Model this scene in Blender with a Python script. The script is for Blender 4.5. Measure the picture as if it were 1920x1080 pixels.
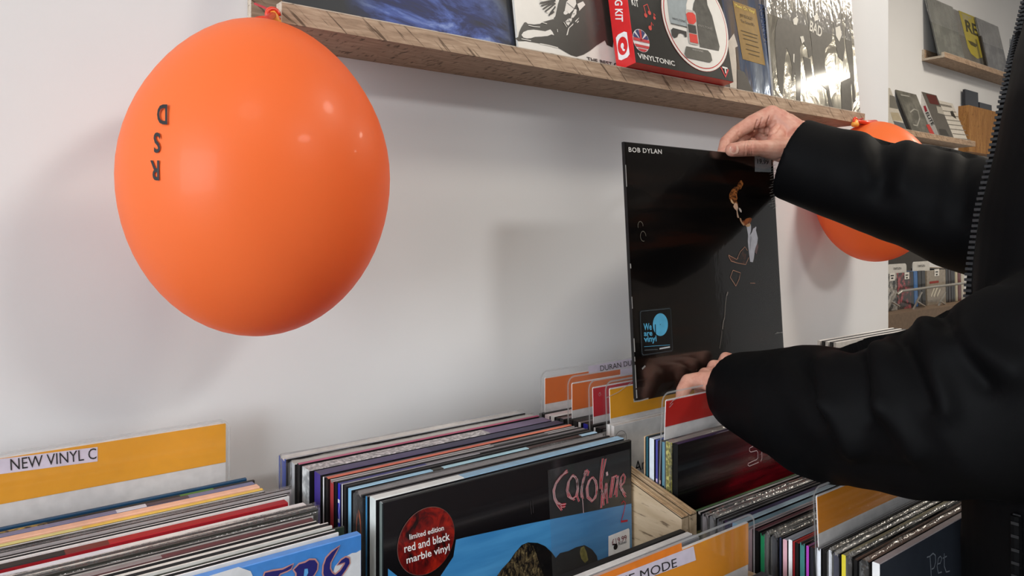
import bpy, bmesh, math, random
import numpy as np
from mathutils import Vector, Matrix, noise
from mathutils.geometry import tessellate_polygon

for o in list(bpy.data.objects):
    bpy.data.objects.remove(o, do_unlink=True)
random.seed(7)
S = bpy.context.scene
COL = S.collection
CZ = 1.25                                   # eye height above the floor
FPX, HOR = 1387.0, 430.0                    # focal length in pixels, horizon row
TH = math.atan2(1790.0, FPX)                # angle between view axis and the wall
ST, CT = math.sin(TH), math.cos(TH)

# ------------------------------------------------------------------ camera
cd = bpy.data.cameras.new('camera'); cam = bpy.data.objects.new('camera', cd); COL.objects.link(cam)
cam.location = (0, 0, CZ); cam.rotation_euler = (math.pi/2, 0, TH - math.pi/2)
cd.sensor_width = 36; cd.lens = 36*FPX/1920; cd.shift_y = (HOR-540)/1920; cd.clip_start = 0.02
S.camera = cam
# ------------------------------------------------------------------ world, lights, exposure
S.view_settings.view_transform = 'Standard'; S.view_settings.look = 'None'
S.view_settings.gamma = 1; S.view_settings.use_curve_mapping = False
S.view_settings.exposure = 0.0
w = bpy.data.worlds.new('world'); S.world = w; w.use_nodes = True
w.node_tree.nodes['Background'].inputs[0].default_value = (0.75, 0.85, 1, 1)
w.node_tree.nodes['Background'].inputs[1].default_value = 0.6
def area(name, loc, target, sx, sy, power, color, shape='RECTANGLE', spread=180):
    l = bpy.data.lights.new(name, 'AREA'); l.shape = shape; l.size = sx; l.size_y = sy
    l.energy = power; l.color = color; l.spread = math.radians(spread)
    o = bpy.data.objects.new(name, l); COL.objects.link(o); o.location = loc
    o.rotation_euler = (Vector(target)-Vector(loc)).to_track_quat('-Z', 'Y').to_euler()
    return o
# daylight through the shop window on the left, ceiling lamps over the aisle
area('window_daylight', (-3.95, -1.1, 1.55), (0.6, 0.5, 1.2), 2.4, 1.9, 160, (0.89, 0.95, 1.0))
area('ceiling_lamp_light', (-0.5, -0.7, 2.66), (-0.4, -0.5, 0), 0.6, 0.6, 7, (1.0, 0.96, 0.92), 'DISK')
area('ceiling_lamp_light', (1.55, -0.25, 2.66), (1.5, 0.2, 0), 0.35, 0.35, 16, (1.0, 0.92, 0.80), 'DISK')
area('ceiling_lamp_light', (3.6, 0.3, 2.66), (3.6, 0.6, 0), 0.35, 0.35, 26, (1.0, 0.90, 0.76), 'DISK')
area('ceiling_lamp_light', (4.9, -1.05, 2.66), (4.9, -1.0, 0), 0.25, 0.25, 15, (1.0, 0.92, 0.78), 'DISK')
area('ceiling_lamp_light', (1.2, -2.2, 2.66), (1.2, -2, 0), 0.6, 0.6, 40, (1.0, 0.98, 0.95), 'DISK')

# ------------------------------------------------------------------ pixel <-> world helpers (image taken as 1920x1080)
def ratio(px):
    t = (px-960)/FPX
    return (CT+ST*t)/(ST-CT*t)
def P(px, py, Y):
    X = ratio(px)*Y; zc = CT*X+ST*Y
    return Vector((X, Y, CZ-(py-HOR)*zc/FPX))
def proj(v):
    xc = ST*v[0]-CT*v[1]; zc = CT*v[0]+ST*v[1]
    return (960+FPX*xc/zc, HOR-FPX*(v[2]-CZ)/zc)
def raydir(px, py):
    a = (px-960)/FPX; b = (HOR-py)/FPX
    return Vector((CT+ST*a, ST-CT*a, b))
# ------------------------------------------------------------------ materials
def lin(h):
    if not isinstance(h, str): return tuple(h)[:3]
    h = h.lstrip('#'); c = [int(h[i:i+2], 16)/255 for i in (0, 2, 4)]
    return tuple(x/12.92 if x <= .04045 else ((x+.055)/1.055)**2.4 for x in c)
class NT:
    def __init__(s, name):
        s.m = bpy.data.materials.new(name); s.m.use_nodes = True
        s.t = s.m.node_tree; s.n = s.t.nodes; s.b = s.n['Principled BSDF']; s.out = s.n['Material Output']
    def node(s, typ, **kw):
        n = s.n.new(typ)
        for k, v in kw.items(): setattr(n, k, v)
        return n
    def link(s, a, b): s.t.links.new(a, b)
    def coord(s, scale=(1, 1, 1), rot=(0, 0, 0), kind='Object'):
        tc = s.node('ShaderNodeTexCoord'); mp = s.node('ShaderNodeMapping')
        mp.inputs['Scale'].default_value = scale; mp.inputs['Rotation'].default_value = rot
        s.link(tc.outputs[kind], mp.inputs[0]); return mp.outputs[0]
    def noise(s, vec, scale, detail=4, rough=.55, dist=0):
        n = s.node('ShaderNodeTexNoise'); n.inputs['Scale'].default_value = scale
        n.inputs['Detail'].default_value = detail; n.inputs['Roughness'].default_value = rough
        n.inputs['Distortion'].default_value = dist
        s.link(vec, n.inputs['Vector']); return n.outputs['Fac']
    def ramp(s, fac, stops, interp='LINEAR'):
        r = s.node('ShaderNodeValToRGB'); e = r.color_ramp; e.interpolation = interp
        while len(e.elements) < len(stops): e.elements.new(.5)
        for el, (p, c) in zip(e.elements, stops):
            el.position = p; el.color = (*lin(c), 1)
        s.link(fac, r.inputs[0]); return r.outputs[0]
    def base(s, sock): s.link(sock, s.b.inputs['Base Color'])
    def bump(s, fac, strength=.2, dist=.002):
        b = s.node('ShaderNodeBump'); b.inputs['Strength'].default_value = strength; b.inputs['Distance'].default_value = dist
        s.link(fac, b.inputs['Height']); s.link(b.outputs[0], s.b.inputs['Normal'])
    def set(s, rough=None, metal=None, spec=None, coat=None, sheen=None):
        i = s.b.inputs
        if rough is not None: i['Roughness'].default_value = rough
        if metal is not None: i['Metallic'].default_value = metal
        if spec is not None: i['Specular IOR Level'].default_value = spec
        if coat is not None: i['Coat Weight'].default_value = coat; i['Coat Roughness'].default_value = .08
        if sheen is not None: i['Sheen Weight'].default_value = sheen
_cm = {}
def card(h, rough=.5, coat=0, var=.08, metal=0, spec=.4):
    """printed card / paper / plain plastic: flat colour with faint mottling"""
    k = (h, rough, coat, var, metal, spec)
    if k in _cm: return _cm[k]
    t = NT('card_'+(h if isinstance(h, str) else 'c')); c = lin(h)
    f = t.noise(t.coord(), 90, 3)
    t.base(t.ramp(f, [(.3, tuple(x*(1-var) for x in c)), (.7, tuple(min(1, x*(1+var)) for x in c))]))
    t.set(rough, metal, spec, coat)
    _cm[k] = t.m; return t.m
def streaks(h1, h2, scale=40, rough=.45, coat=0, stretch=(1, 1, 1), pos=(.45, .6), metal=0, rot=(0, 0, 0), detail=5, dist=0):
    """two-tone print, noise in the object's own space"""
    t = NT('print'); f = t.noise(t.coord(stretch, rot), scale, detail, .6, dist)
    t.base(t.ramp(f, [(pos[0], h1), (pos[1], h2)])); t.set(rough, metal, .4, coat); return t.m
def clear_plastic(name='clear_plastic', tint=(1, 1, 1), base=.05, rough=.07, bump=0.0, haze=0.0):
    t = NT(name); n = t.n; n.remove(t.b)
    tr = t.node('ShaderNodeBsdfTransparent'); tr.inputs[0].default_value = (*tint, 1)
    gl = t.node('ShaderNodeBsdfGlossy'); gl.inputs['Roughness'].default_value = rough; gl.inputs['Color'].default_value = (1, 1, 1, 1)
    fr = t.node('ShaderNodeLayerWeight'); fr.inputs['Blend'].default_value = .5
    pw = t.node('ShaderNodeMath', operation='POWER'); pw.inputs[1].default_value = 5; t.link(fr.outputs['Facing'], pw.inputs[0])
    ad = t.node('ShaderNodeMath', operation='ADD'); ad.inputs[1].default_value = base; ad.use_clamp = True
    t.link(pw.outputs[0], ad.inputs[0])
    if bump:
        f = t.noise(t.coord((1, 1, .5)), 60, 3); b = t.node('ShaderNodeBump'); b.inputs['Strength'].default_value = bump; b.inputs['Distance'].default_value = .004
        t.link(f, b.inputs['Height']); t.link(b.outputs[0], gl.inputs['Normal']); t.link(b.outputs[0], fr.inputs['Normal'])
    mx = t.node('ShaderNodeMixShader'); t.link(ad.outputs[0], mx.inputs[0]); t.link(tr.outputs[0], mx.inputs[1]); t.link(gl.outputs[0], mx.inputs[2])
    last = mx.outputs[0]
    if haze:
        df = t.node('ShaderNodeBsdfDiffuse'); df.inputs[0].default_value = (.8, .8, .8, 1)
        m2 = t.node('ShaderNodeMixShader'); m2.inputs[0].default_value = haze
        t.link(last, m2.inputs[1]); t.link(df.outputs[0], m2.inputs[2]); last = m2.outputs[0]
    t.link(last, t.out.inputs[0]); return t.m
PLASTIC = clear_plastic(haze=.018, base=.025)
CRINKLE = clear_plastic('crinkled_polythene', base=.035, rough=.16, bump=.9, haze=.06)
RIM = clear_plastic('plastic_rim', tint=(.8, .8, .8), base=.12, rough=.2, haze=.35)
def wood_mat(name, c1, c2, c3, along=(1, 1, 1), scale=14, rough=.6, rot=(0, 0, 0), bump=.25):
    t = NT(name)
    v = t.coord(along, rot); f = t.noise(v, scale, 8, .65, .6)
    col = t.ramp(f, [(.32, c1), (.5, c2), (.68, c3)])
    f2 = t.noise(t.coord(tuple(a*3 for a in along), rot), scale*2.2, 3, .5)
    dk = t.ramp(f2, [(.30, '#6a5a4c'), (.40, '#ffffff')])
    mx = t.node('ShaderNodeMix', data_type='RGBA', blend_type='MULTIPLY'); mx.inputs[0].default_value = .8
    t.link(col, mx.inputs[6]); t.link(dk, mx.inputs[7]); t.base(mx.outputs[2])
    t.set(rough, spec=.3); t.bump(f, bump, .0015); return t.m
def ledge_mat():
    """grey-tan oak: fine grain along the board, thin dark cracks running diagonally across it"""
    t = NT('shelf_oak')
    f = t.noise(t.coord((3, 30, 30)), 9, 6, .6, .4); col = t.ramp(f, [(.3, '#8f7762'), (.5, '#aa9079'), (.7, '#bfa68e')])
    tc = t.node('ShaderNodeTexCoord'); mp = t.node('ShaderNodeMapping'); mp.vector_type = 'TEXTURE'
    mp.inputs['Rotation'].default_value = (0, math.radians(38), 0); mp.inputs['Scale'].default_value = (.045, .02, .0032)
    t.link(tc.outputs['Object'], mp.inputs[0]); f2 = t.noise(mp.outputs[0], 1.0, 3, .5, .2)
    dk = t.ramp(f2, [(.33, '#5f4e40'), (.42, '#ffffff')])
    mx = t.node('ShaderNodeMix', data_type='RGBA', blend_type='MULTIPLY'); mx.inputs[0].default_value = .75
    t.link(col, mx.inputs[6]); t.link(dk, mx.inputs[7]); t.base(mx.outputs[2]); t.set(.6, spec=.3); t.bump(f, .25, .001); return t.m
M_OAK = ledge_mat()
M_OAKEDGE = wood_mat('shelf_edge_banding', '#b7a896', '#c4b6a5', '#d0c4b4', (1, 6, 6), 10)
M_PLY = wood_mat('pale_plywood', '#b79f80', '#c8b193', '#d6c2a6', (4, .6, 4), 10)
M_PLYEDGE = wood_mat('ply_edge', '#a5835c', '#c7a884', '#ddc8aa', (60, 1, 8), 6)
M_BOXWOOD = wood_mat('box_oak', '#8a5f36', '#a0713f', '#b1844f', (6, 6, 1), 8)
# ------------------------------------------------------------------ mesh helpers
def mesh_obj(name, verts, faces, mats, parent=None, fmats=None, smooth=False, **tags):
    me = bpy.data.meshes.new(name); me.from_pydata([tuple(v) for v in verts], [], faces)
    for m in (mats if isinstance(mats, (list, tuple)) else [mats]): me.materials.append(m)
    if fmats: me.polygons.foreach_set('material_index', fmats)
    if smooth: me.polygons.foreach_set('use_smooth', [True]*len(me.polygons))
    me.update(); o = bpy.data.objects.new(name, me); COL.objects.link(o)
    if parent is not None: o.parent = parent
    return tag(o, **tags)
def tag(o, label=None, cat=None, group=None, kind=None):
    if label: o['label'] = label
    if cat: o['category'] = cat
    if group: o['group'] = group
    if kind: o['kind'] = kind
    return o
XF = {}
def place(o, loc, rot=(0, 0, 0)):
    o.location = loc; o.rotation_euler = rot
    from mathutils import Euler
    XF[o.name] = Matrix.Translation(Vector(loc)) @ Euler(rot).to_matrix().to_4x4(); return o
def empty(name, loc, rot=(0, 0, 0), **tags):
    o = bpy.data.objects.new(name, None); COL.objects.link(o); o.empty_display_size = .05
    return tag(place(o, loc, rot), **tags)
class MB:
    """collects boxes / tubes / lathes into one mesh"""
    def __init__(s): s.v = []; s.f = []; s.fm = []
    def add(s, v, f, mi=0):
        n = len(s.v); s.v += [Vector(x) for x in v]; s.f += [tuple(i+n for i in q) for q in f]; s.fm += [mi]*len(f); return s
    def box(s, a, b, mi=0, M=None, bev=0):
        (x0, y0, z0), (x1, y1, z1) = a, b
        if bev:
            bm = bmesh.new(); bmesh.ops.create_cube(bm, size=1)
            for q in bm.verts: q.co = Vector(((x0+x1)/2+q.co.x*(x1-x0), (y0+y1)/2+q.co.y*(y1-y0), (z0+z1)/2+q.co.z*(z1-z0)))
            bmesh.ops.bevel(bm, geom=list(bm.edges), offset=bev, segments=2, affect='EDGES', profile=.5)
            bm.verts.index_update(); v = [q.co.copy() for q in bm.verts]; f = [tuple(q.index for q in g.verts) for g in bm.faces]; bm.free()
        else:
            v = [Vector((x, y, z)) for x in (x0, x1) for y in (y0, y1) for z in (z0, z1)]
            f = [(0, 1, 3, 2), (4, 6, 7, 5), (0, 4, 5, 1), (2, 3, 7, 6), (0, 2, 6, 4), (1, 5, 7, 3)]
        if M is not None: v = [M @ q for q in v]
        return s.add(v, f, mi)
    def prism(s, poly, y0, y1, mi=0, axis='y'):
        """poly of (u,v) extruded between y0 and y1; axis y: (x,z) outline, axis x: (y,z) outline"""
        n = len(poly)
        mk = (lambda u, v, w: (u, w, v)) if axis == 'y' else ((lambda u, v, w: (w, u, v)) if axis == 'x' else (lambda u, v, w: (u, v, w)))
        v = [mk(u, q, y0) for u, q in poly]+[mk(u, q, y1) for u, q in poly]
        tri = tessellate_polygon([[Vector((u, q, 0)) for u, q in poly]])
        f = [tuple(t) for t in tri]+[tuple(i+n for i in reversed(t)) for t in tri]
        f += [(i, (i+1) % n, (i+1) % n+n, i+n) for i in range(n)]
        return s.add(v, f, mi)
    def tube(s, pts, r, seg=8, mi=0, close=True):
        pts = [Vector(p) for p in pts]; n = len(pts); rr = r if isinstance(r, (list, tuple)) else [r]*n
        up = Vector((0, 0, 1)); rings = []
        prev = None
        for i, p in enumerate(pts):
            d = (pts[min(i+1, n-1)]-pts[max(i-1, 0)]).normalized()
            a = prev if prev is not None else (up if abs(d.z) < .9 else Vector((1, 0, 0)))
            u = (a-d*a.dot(d)).normalized(); v = d.cross(u); prev = u
            rings += [p+(u*math.cos(2*math.pi*k/seg)+v*math.sin(2*math.pi*k/seg))*rr[i] for k in range(seg)]
        f = [(i*seg+k, i*seg+(k+1) % seg, (i+1)*seg+(k+1) % seg, (i+1)*seg+k) for i in range(n-1) for k in range(seg)]
        if close: f += [tuple(reversed(range(seg))), tuple((n-1)*seg+k for k in range(seg))]
        return s.add(rings, f, mi)
    def lathe(s, prof, c=(0, 0, 0), seg=32, mi=0, M=None):
        c = Vector(c); v = []
        for r, z in prof:
            for k in range(seg):
                q = Vector((r*math.cos(2*math.pi*k/seg), r*math.sin(2*math.pi*k/seg), z))
                v.append((M @ q if M is not None else q)+c)
        n = len(prof)
        f = [(i*seg+k, i*seg+(k+1) % seg, (i+1)*seg+(k+1) % seg, (i+1)*seg+k) for i in range(n-1) for k in range(seg)]
        f += [tuple(reversed(range(seg))), tuple((n-1)*seg+k for k in range(seg))]
        return s.add(v, f, mi)
    def obj(s, name, mats, parent=None, smooth=False, **tags):
        return mesh_obj(name, s.v, s.f, mats, parent, s.fm, smooth, **tags)
# ---- flat print on a surface: points in the parent's own space
def sub(parent, name, v, f, mat, parts_of=None):
    return mesh_obj(name, v, f, mat, parent)
def loc_px(root, px, py, plane):
    """where the line of sight through a pixel meets the root's local plane: ('y', -.002) or ('x', ...)"""
    Mi = XF[root.name].inverted(); o = Mi @ Vector((0, 0, CZ)); d = Mi.to_3x3() @ raydir(px, py)
    ax = 'xyz'.index(plane[0]); k = (plane[1]-o[ax])/d[ax]; return o+d*k
def poly_local(parent, name, pts, mat, thick=None):
    pts = [Vector(p) for p in pts]; n = len(pts)
    nr = Vector((0, 0, 0))
    for i in range(n): nr += pts[i].cross(pts[(i+1) % n])
    ax = max(range(3), key=lambda i: abs(nr[i]))
    flat = [Vector([q[i] for i in range(3) if i != ax]+[0]) for q in pts]
    tri = tessellate_polygon([flat])
    return sub(parent, name, pts, [tuple(t) for t in tri], mat)
def decal(root, name, pxs, mat, plane, parent=None):
    return poly_local(parent or root, name, [loc_px(root, x, y, plane) for x, y in pxs], mat)
def stroke_mesh(pts, width, nrm):
    v = []; f = []; n = len(pts)
    ww = width if isinstance(width, (list, tuple)) else [width]*n
    for i, p in enumerate(pts):
        d = (pts[min(i+1, n-1)]-pts[max(i-1, 0)])
        if d.length < 1e-9: d = Vector((1, 0, 0))
        s = d.normalized().cross(nrm).normalized()*ww[i]/2
        v += [p+s, p-s]
    f = [(2*i, 2*i+1, 2*i+3, 2*i+2) for i in range(n-1)]; return v, f
def strokes(root, name, lines, width, mat, plane, parent=None):
    nrm = Vector((0, 1, 0)) if plane[0] == 'y' else (Vector((1, 0, 0)) if plane[0] == 'x' else Vector((0, 0, 1))); V = []; F = []
    for ln in lines:
        ww = width
        if isinstance(ln, tuple) and isinstance(ln[0], list): ln, ww = ln
        v, f = stroke_mesh([loc_px(root, x, y, plane) for x, y in ln], ww, nrm); n = len(V)
        V += v; F += [tuple(i+n for i in q) for q in f]
    o = sub(parent or root, name, V, F, mat)
    if name in ('paper_line', 'worn_edge', 'text_line'): o['kind'] = 'stuff'
    return o
_tx = {}
def text_geo(body, bold=0.0, space=1.0):
    k = (body, bold, space)
    if k in _tx: return _tx[k]
    cu = bpy.data.curves.new('t', 'FONT'); cu.body = body; cu.size = 1; cu.offset = bold; cu.resolution_u = 3; cu.space_character = space
    ob = bpy.data.objects.new('t', cu); COL.objects.link(ob)
    dg = bpy.context.evaluated_depsgraph_get(); me = bpy.data.meshes.new_from_object(ob.evaluated_get(dg))
    v = [q.co.copy() for q in me.vertices]; f = [tuple(p.vertices) for p in me.polygons]
    bpy.data.objects.remove(ob, do_unlink=True); bpy.data.curves.remove(cu); bpy.data.meshes.remove(me)
    _tx[k] = (v, f); return _tx[k]
CAP = None
def text_at(parent, name, body, p0, p1, p2, mat, bold=0.0, space=1.0):
    """text whose baseline runs p0->p1 and whose capitals reach p2 (all in parent's space)"""
    global CAP
    if CAP is None: CAP = max(q.y for q in text_geo('H')[0])
    v, f = text_geo(body, bold, space)
    x0 = min(q.x for q in v); x1 = max(q.x for q in v)
    U = Vector(p1)-Vector(p0); W = Vector(p2)-Vector(p0)
    return sub(parent, name, [Vector(p0)+U*((q.x-x0)/(x1-x0))+W*(q.y/CAP) for q in v], f, mat)
def text_px(root, name, body, a, b, c, mat, plane, parent=None, bold=0.0, space=1.0):
    return text_at(parent or root, name, body, *[loc_px(root, x, y, plane) for x, y in (a, b, c)], mat, bold, space)
INK = card('#17161a', .5); WHITE = card('#f2f0ef', .5); 

# ================================================================== the setting
WY, WX = 0.845, 1.79                       # face of the near wall, its right-hand end
FY = 1.66                                  # wall further back
def wallmat():
    t = NT('white_emulsion'); v = t.coord()
    f = t.noise(v, 3, 3); t.base(t.ramp(f, [(.3, '#e0e0e1'), (.7, '#e5e5e6')]))
    t.set(.55, spec=.3); t.bump(t.noise(v, 220, 4), .08, .001); return t.m
M_WALL = wallmat()
M_CEIL = card('#e6e4e0', .8); 
def floormat():
    t = NT('floor_boards'); v = t.coord((1, 6, 1)); t.base(t.ramp(t.noise(v, 5, 6), [(.3, '#66605a'), (.7, '#807a72')])); t.set(.45); return t.m
tag(MB().box((-4.1, WY, 0), (WX, FY+.12, 2.7)).obj('wall_front', M_WALL), kind='structure')
tag(MB().box((WX, FY, 0), (7.0, FY+.12, 2.7)).obj('wall_back', M_WALL), kind='structure')
tag(MB().box((-4.1, -4.0, -.05), (7.0, FY+.12, 0)).obj('floor', floormat()), kind='structure')
tag(MB().box((-4.1, -4.0, 2.7), (7.0, FY+.12, 2.76)).obj('ceiling', M_CEIL), kind='structure')
m = MB(); m.box((-4.1, -4.0, 0), (-4.0, -2.2, 2.7)); m.box((-4.1, .4, 0), (-4.0, WY, 2.7)); m.box((-4.1, -2.2, 0), (-4.0, .4, .5)); m.box((-4.1, -2.2, 2.6), (-4.0, .4, 2.7))
tag(m.obj('wall_left', M_WALL), kind='structure')
tag(MB().box((7.0, -4.0, 0), (7.1, FY+.12, 2.7)).obj('wall_right', M_WALL), kind='structure')
tag(MB().box((-4.1, -4.1, 0), (7.1, -4.0, 2.7)).obj('wall_rear', card('#8d8680', .7)), kind='structure')
# ================================================================== record bins
def e(z): return CZ+z
ORD = ['front', 'second', 'third', 'fourth', 'fifth', 'sixth', 'seventh', 'eighth', 'ninth', 'tenth', 'eleventh', 'twelfth', 'thirteenth', 'fourteenth', 'fifteenth',
       'sixteenth', 'seventeenth', 'eighteenth', 'nineteenth', 'twentieth', 'twenty-first', 'twenty-second', 'twenty-third', 'twenty-fourth', 'twenty-fifth', 'twenty-sixth', 'twenty-seventh', 'twenty-eighth', 'twenty-ninth', 'thirtieth']
def crate(x0, x1, y0, y1, zb, zt0, zt1, label, sides=True):
    """open wooden bin: sides slope from zt1 (at the back) down to zt0 (at the front)"""
    t = empty('record_bin', ((x0+x1)/2, (y0+y1)/2, e(zb)), label=label, cat='record bin', group='wooden record bins')
    ox, oy, oz = t.location
    def part(name, mb, mat):
        mb.v = [q-Vector((ox, oy, oz)) for q in mb.v]; return mb.obj(name, mat, t)
    th = .011
    for a, b in ((x0, x0+th), (x1-th, x1)):
        ym = min(y0+.105, y1); mb = MB(); mb.prism([(y0, e(zb)), (y1, e(zb)), (y1, e(zt1)), (ym, e(zt1)), (y0, e(zt0))], a, b, 0, 'x')
        p = part('side_panel', mb, M_PLY)
        mb2 = MB(); n = 4
        for i in range(n):                      # ply edge: thin laminated strips along the sloping top
            u0 = a+(b-a)*i/n; u1 = a+(b-a)*(i+1)/n-.0004; lift = .0016 if i % 2 else .0006
            mb2.prism([(y0, e(zt0)-.001), (ym, e(zt1)-.001), (y1, e(zt1)-.001), (y1, e(zt1)+lift), (ym, e(zt1)+lift), (y0, e(zt0)+lift)], u0, u1, 0, 'x')
        mb2.v = [q-Vector((ox, oy, oz)) for q in mb2.v]; mb2.obj('edge_strip', M_PLYEDGE, p)
    part('back_panel', MB().box((x0+th, y1-.010, e(zb)), (x1-th, y1, e(zt1)-.05)), M_PLY)
    part('front_panel', MB().box((x0+th, y0, e(zb)), (x1-th, y0+.010, e(zt0)-.06)), M_PLY)
    part('base_panel', MB().box((x0+th, y0+.010, e(zb)), (x1-th, y1-.010, e(zb)+.006)), M_PLY)
    return t
sl = lambda Y: -.2886+.27*(Y-.592)
crate(-.095, .640, .515, .842, -.590, sl(.515), sl(.620), 'pale plywood bin under the amber and the black and blue records, rear row')
crate(.643, .990, .515, .842, -.575, sl(.515), sl(.620), 'pale plywood bin holding the coloured dividers behind the held record')
crate(.993, 1.378, .515, .842, -.575, sl(.515), sl(.620), 'pale plywood rear bin hidden behind the two sleeves')
crate(1.381, 1.735, .515, .842, -.575, sl(.515), sl(.620), 'pale plywood rear bin at the right end below the small balloon')
crate(.285, .640, .305, .513, -.655, -.40, -.35, 'pale plywood front bin under the amber tabbed divider at the bottom')
crate(.643, .990, .305, .513, -.650, -.40, -.35, 'pale plywood front bin beside the person, full of dark records')
st = empty('display_stand', (.82, .57, 0), label='wooden stand carrying the two rows of record bins', cat='stand')
def lp(mb, o): mb.v = [q-Vector(o.location) for q in mb.v]; return mb
lp(MB().box((-.095, .515, .0), (1.735, .842, e(-.592))), st).obj('rear_plinth', M_PLY, st)
lp(MB().box((.285, .375, .0), (.990, .513, e(-.657))), st).obj('front_plinth', M_PLY, st)

def sleeve_mesh(w, h, th, top, ch=.0007, slot=False):
    """record sleeve: thin card wallet; top = list of (share, material) along its length; slot = wallet open along the top"""
    if slot:
        c = max(th*.2, .0006); d = .0030
        pr = [(-th/2, 0), (-th/2, h), (-th/2+c, h), (-th/2+c+.0002, h-d), (th*.05, h-d*.45), (th/2-c-.0002, h-d), (th/2-c, h), (th/2, h), (th/2, 0)]
        kind = ['c', 't', 's', 's', 's', 's', 't', 'c', 'b']
    else:
        pr = [(-th/2, 0), (-th/2, h-ch), (-th/2+ch, h), (th/2-ch, h), (th/2, h-ch), (th/2, 0)]; kind = ['c', 't', 't', 't', 'c', 'b']
    m = len(pr); xs = [-w/2]; tot = sum(s for s, _ in top)
    for s, _ in top: xs.append(xs[-1]+w*s/tot)
    v = [(x, y, z) for x in xs for y, z in pr]; f = []; fm = []
    for i in range(len(xs)-1):
        for k in range(m):
            a, b = i*m+k, i*m+(k+1) % m
            f.append((a, b, b+m, a+m)); fm.append({'c': 0, 'b': 2, 't': 4+i, 's': 3}[kind[k]])
    tri = [tuple(t) for t in tessellate_polygon([[Vector((y, z, 0)) for y, z in pr]])]
    f += tri; fm += [1]*len(tri)
    n = (len(xs)-1)*m; f += [tuple(n+k for k in reversed(t)) for t in tri]; fm += [2]*len(tri)
    return v, f, fm
SLOTS = ['#2a282a', '#3a3738', '#8f8b8c', '#cfcbc8']
def as_mat(c, rough=.45, coat=0):
    return c if isinstance(c, bpy.types.Material) else card(c, rough, coat)
def record(x, y, zt, th, spine, top, cover, label=None, group=None, lean=0.0, roll=0.0, w=.315, h=.315, name='vinyl_record', bag=False, gloss=.35, cat='record'):
    """x = left edge, y = middle of the thickness at the foot"""
    if not isinstance(top, list): top = [(1, top)]
    def dull(c):
        if not isinstance(c, str) or c == '#b3b3af': return False
        r = [int(c[i:i+2], 16) for i in (1, 3, 5)]; return max(r)-min(r) < 26
    slot = name == 'vinyl_record' and group in WALLETS and th > .0042 and all(dull(c) for _, c in top) and random.random() < .8
    if name == 'vinyl_record' and group in WALLETS: th = max(th*.84, .002)
    mats = [as_mat(cover, gloss, .5), as_mat(spine, .4), as_mat('#d8d4cd', .6), as_mat(random.choice(SLOTS), .6)]+[as_mat(c, .5) for _, c in top]
    v, f, fm = sleeve_mesh(w, h, max(th, .002), top, slot=slot)
    o = mesh_obj(name, v, f, mats, None, fm); tag(o, label, cat, group)
    place(o, (x+w/2, y, e(zt)-h), (-lean, roll, 0))
    if bag: polybag(o, w, h, th)
    return o
WALLETS = set()
def polybag(o, w, h, th, rise=.006):
    """loose clear outer sleeve, crinkled along the top"""
    n = 26; v = []; f = []
    for i in range(n+1):
        x = -w/2-.002+(w+.004)*i/n; jz = rise*(.25+.75*abs(noise.noise(Vector((x*9+o.location.y*40, o.location.y*90, 1))))); jy = .0016*noise.noise(Vector((x*22, o.location.y*90, 7)))
        v += [(x, -th/2-.0006, h*.55), (x, -th/2-.0008+jy*.3, h-.004), (x, -th*.15+jy, h+.0012+abs(jz)), (x, th/2+.0006+jy*.3, h-.002), (x, th/2+.0006, h*.6)]
    for i in range(n):
        for k in range(4): a = i*5+k; f.append((a, a+1, a+6, a+5))
    f += [(0, 1, 3, 4), (1, 2, 3)]
    return mesh_obj('plastic_sleeve', v, f, CRINKLE, o, None, True)
def spine_text(o, body, col, w, h, th, z0=.06, z1=.26, frac=.6, bold=.0):
    """lettering running down the left-hand spine"""
    x = -w/2-.0003; c = th*frac/2
    return text_at(o, 'spine_lettering', body, (x, c, z1), (x, c, z0), (x, -c, z1), as_mat(col), bold)

def Yline(px, x0, s): return x0/(ratio(px)-s)
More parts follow.
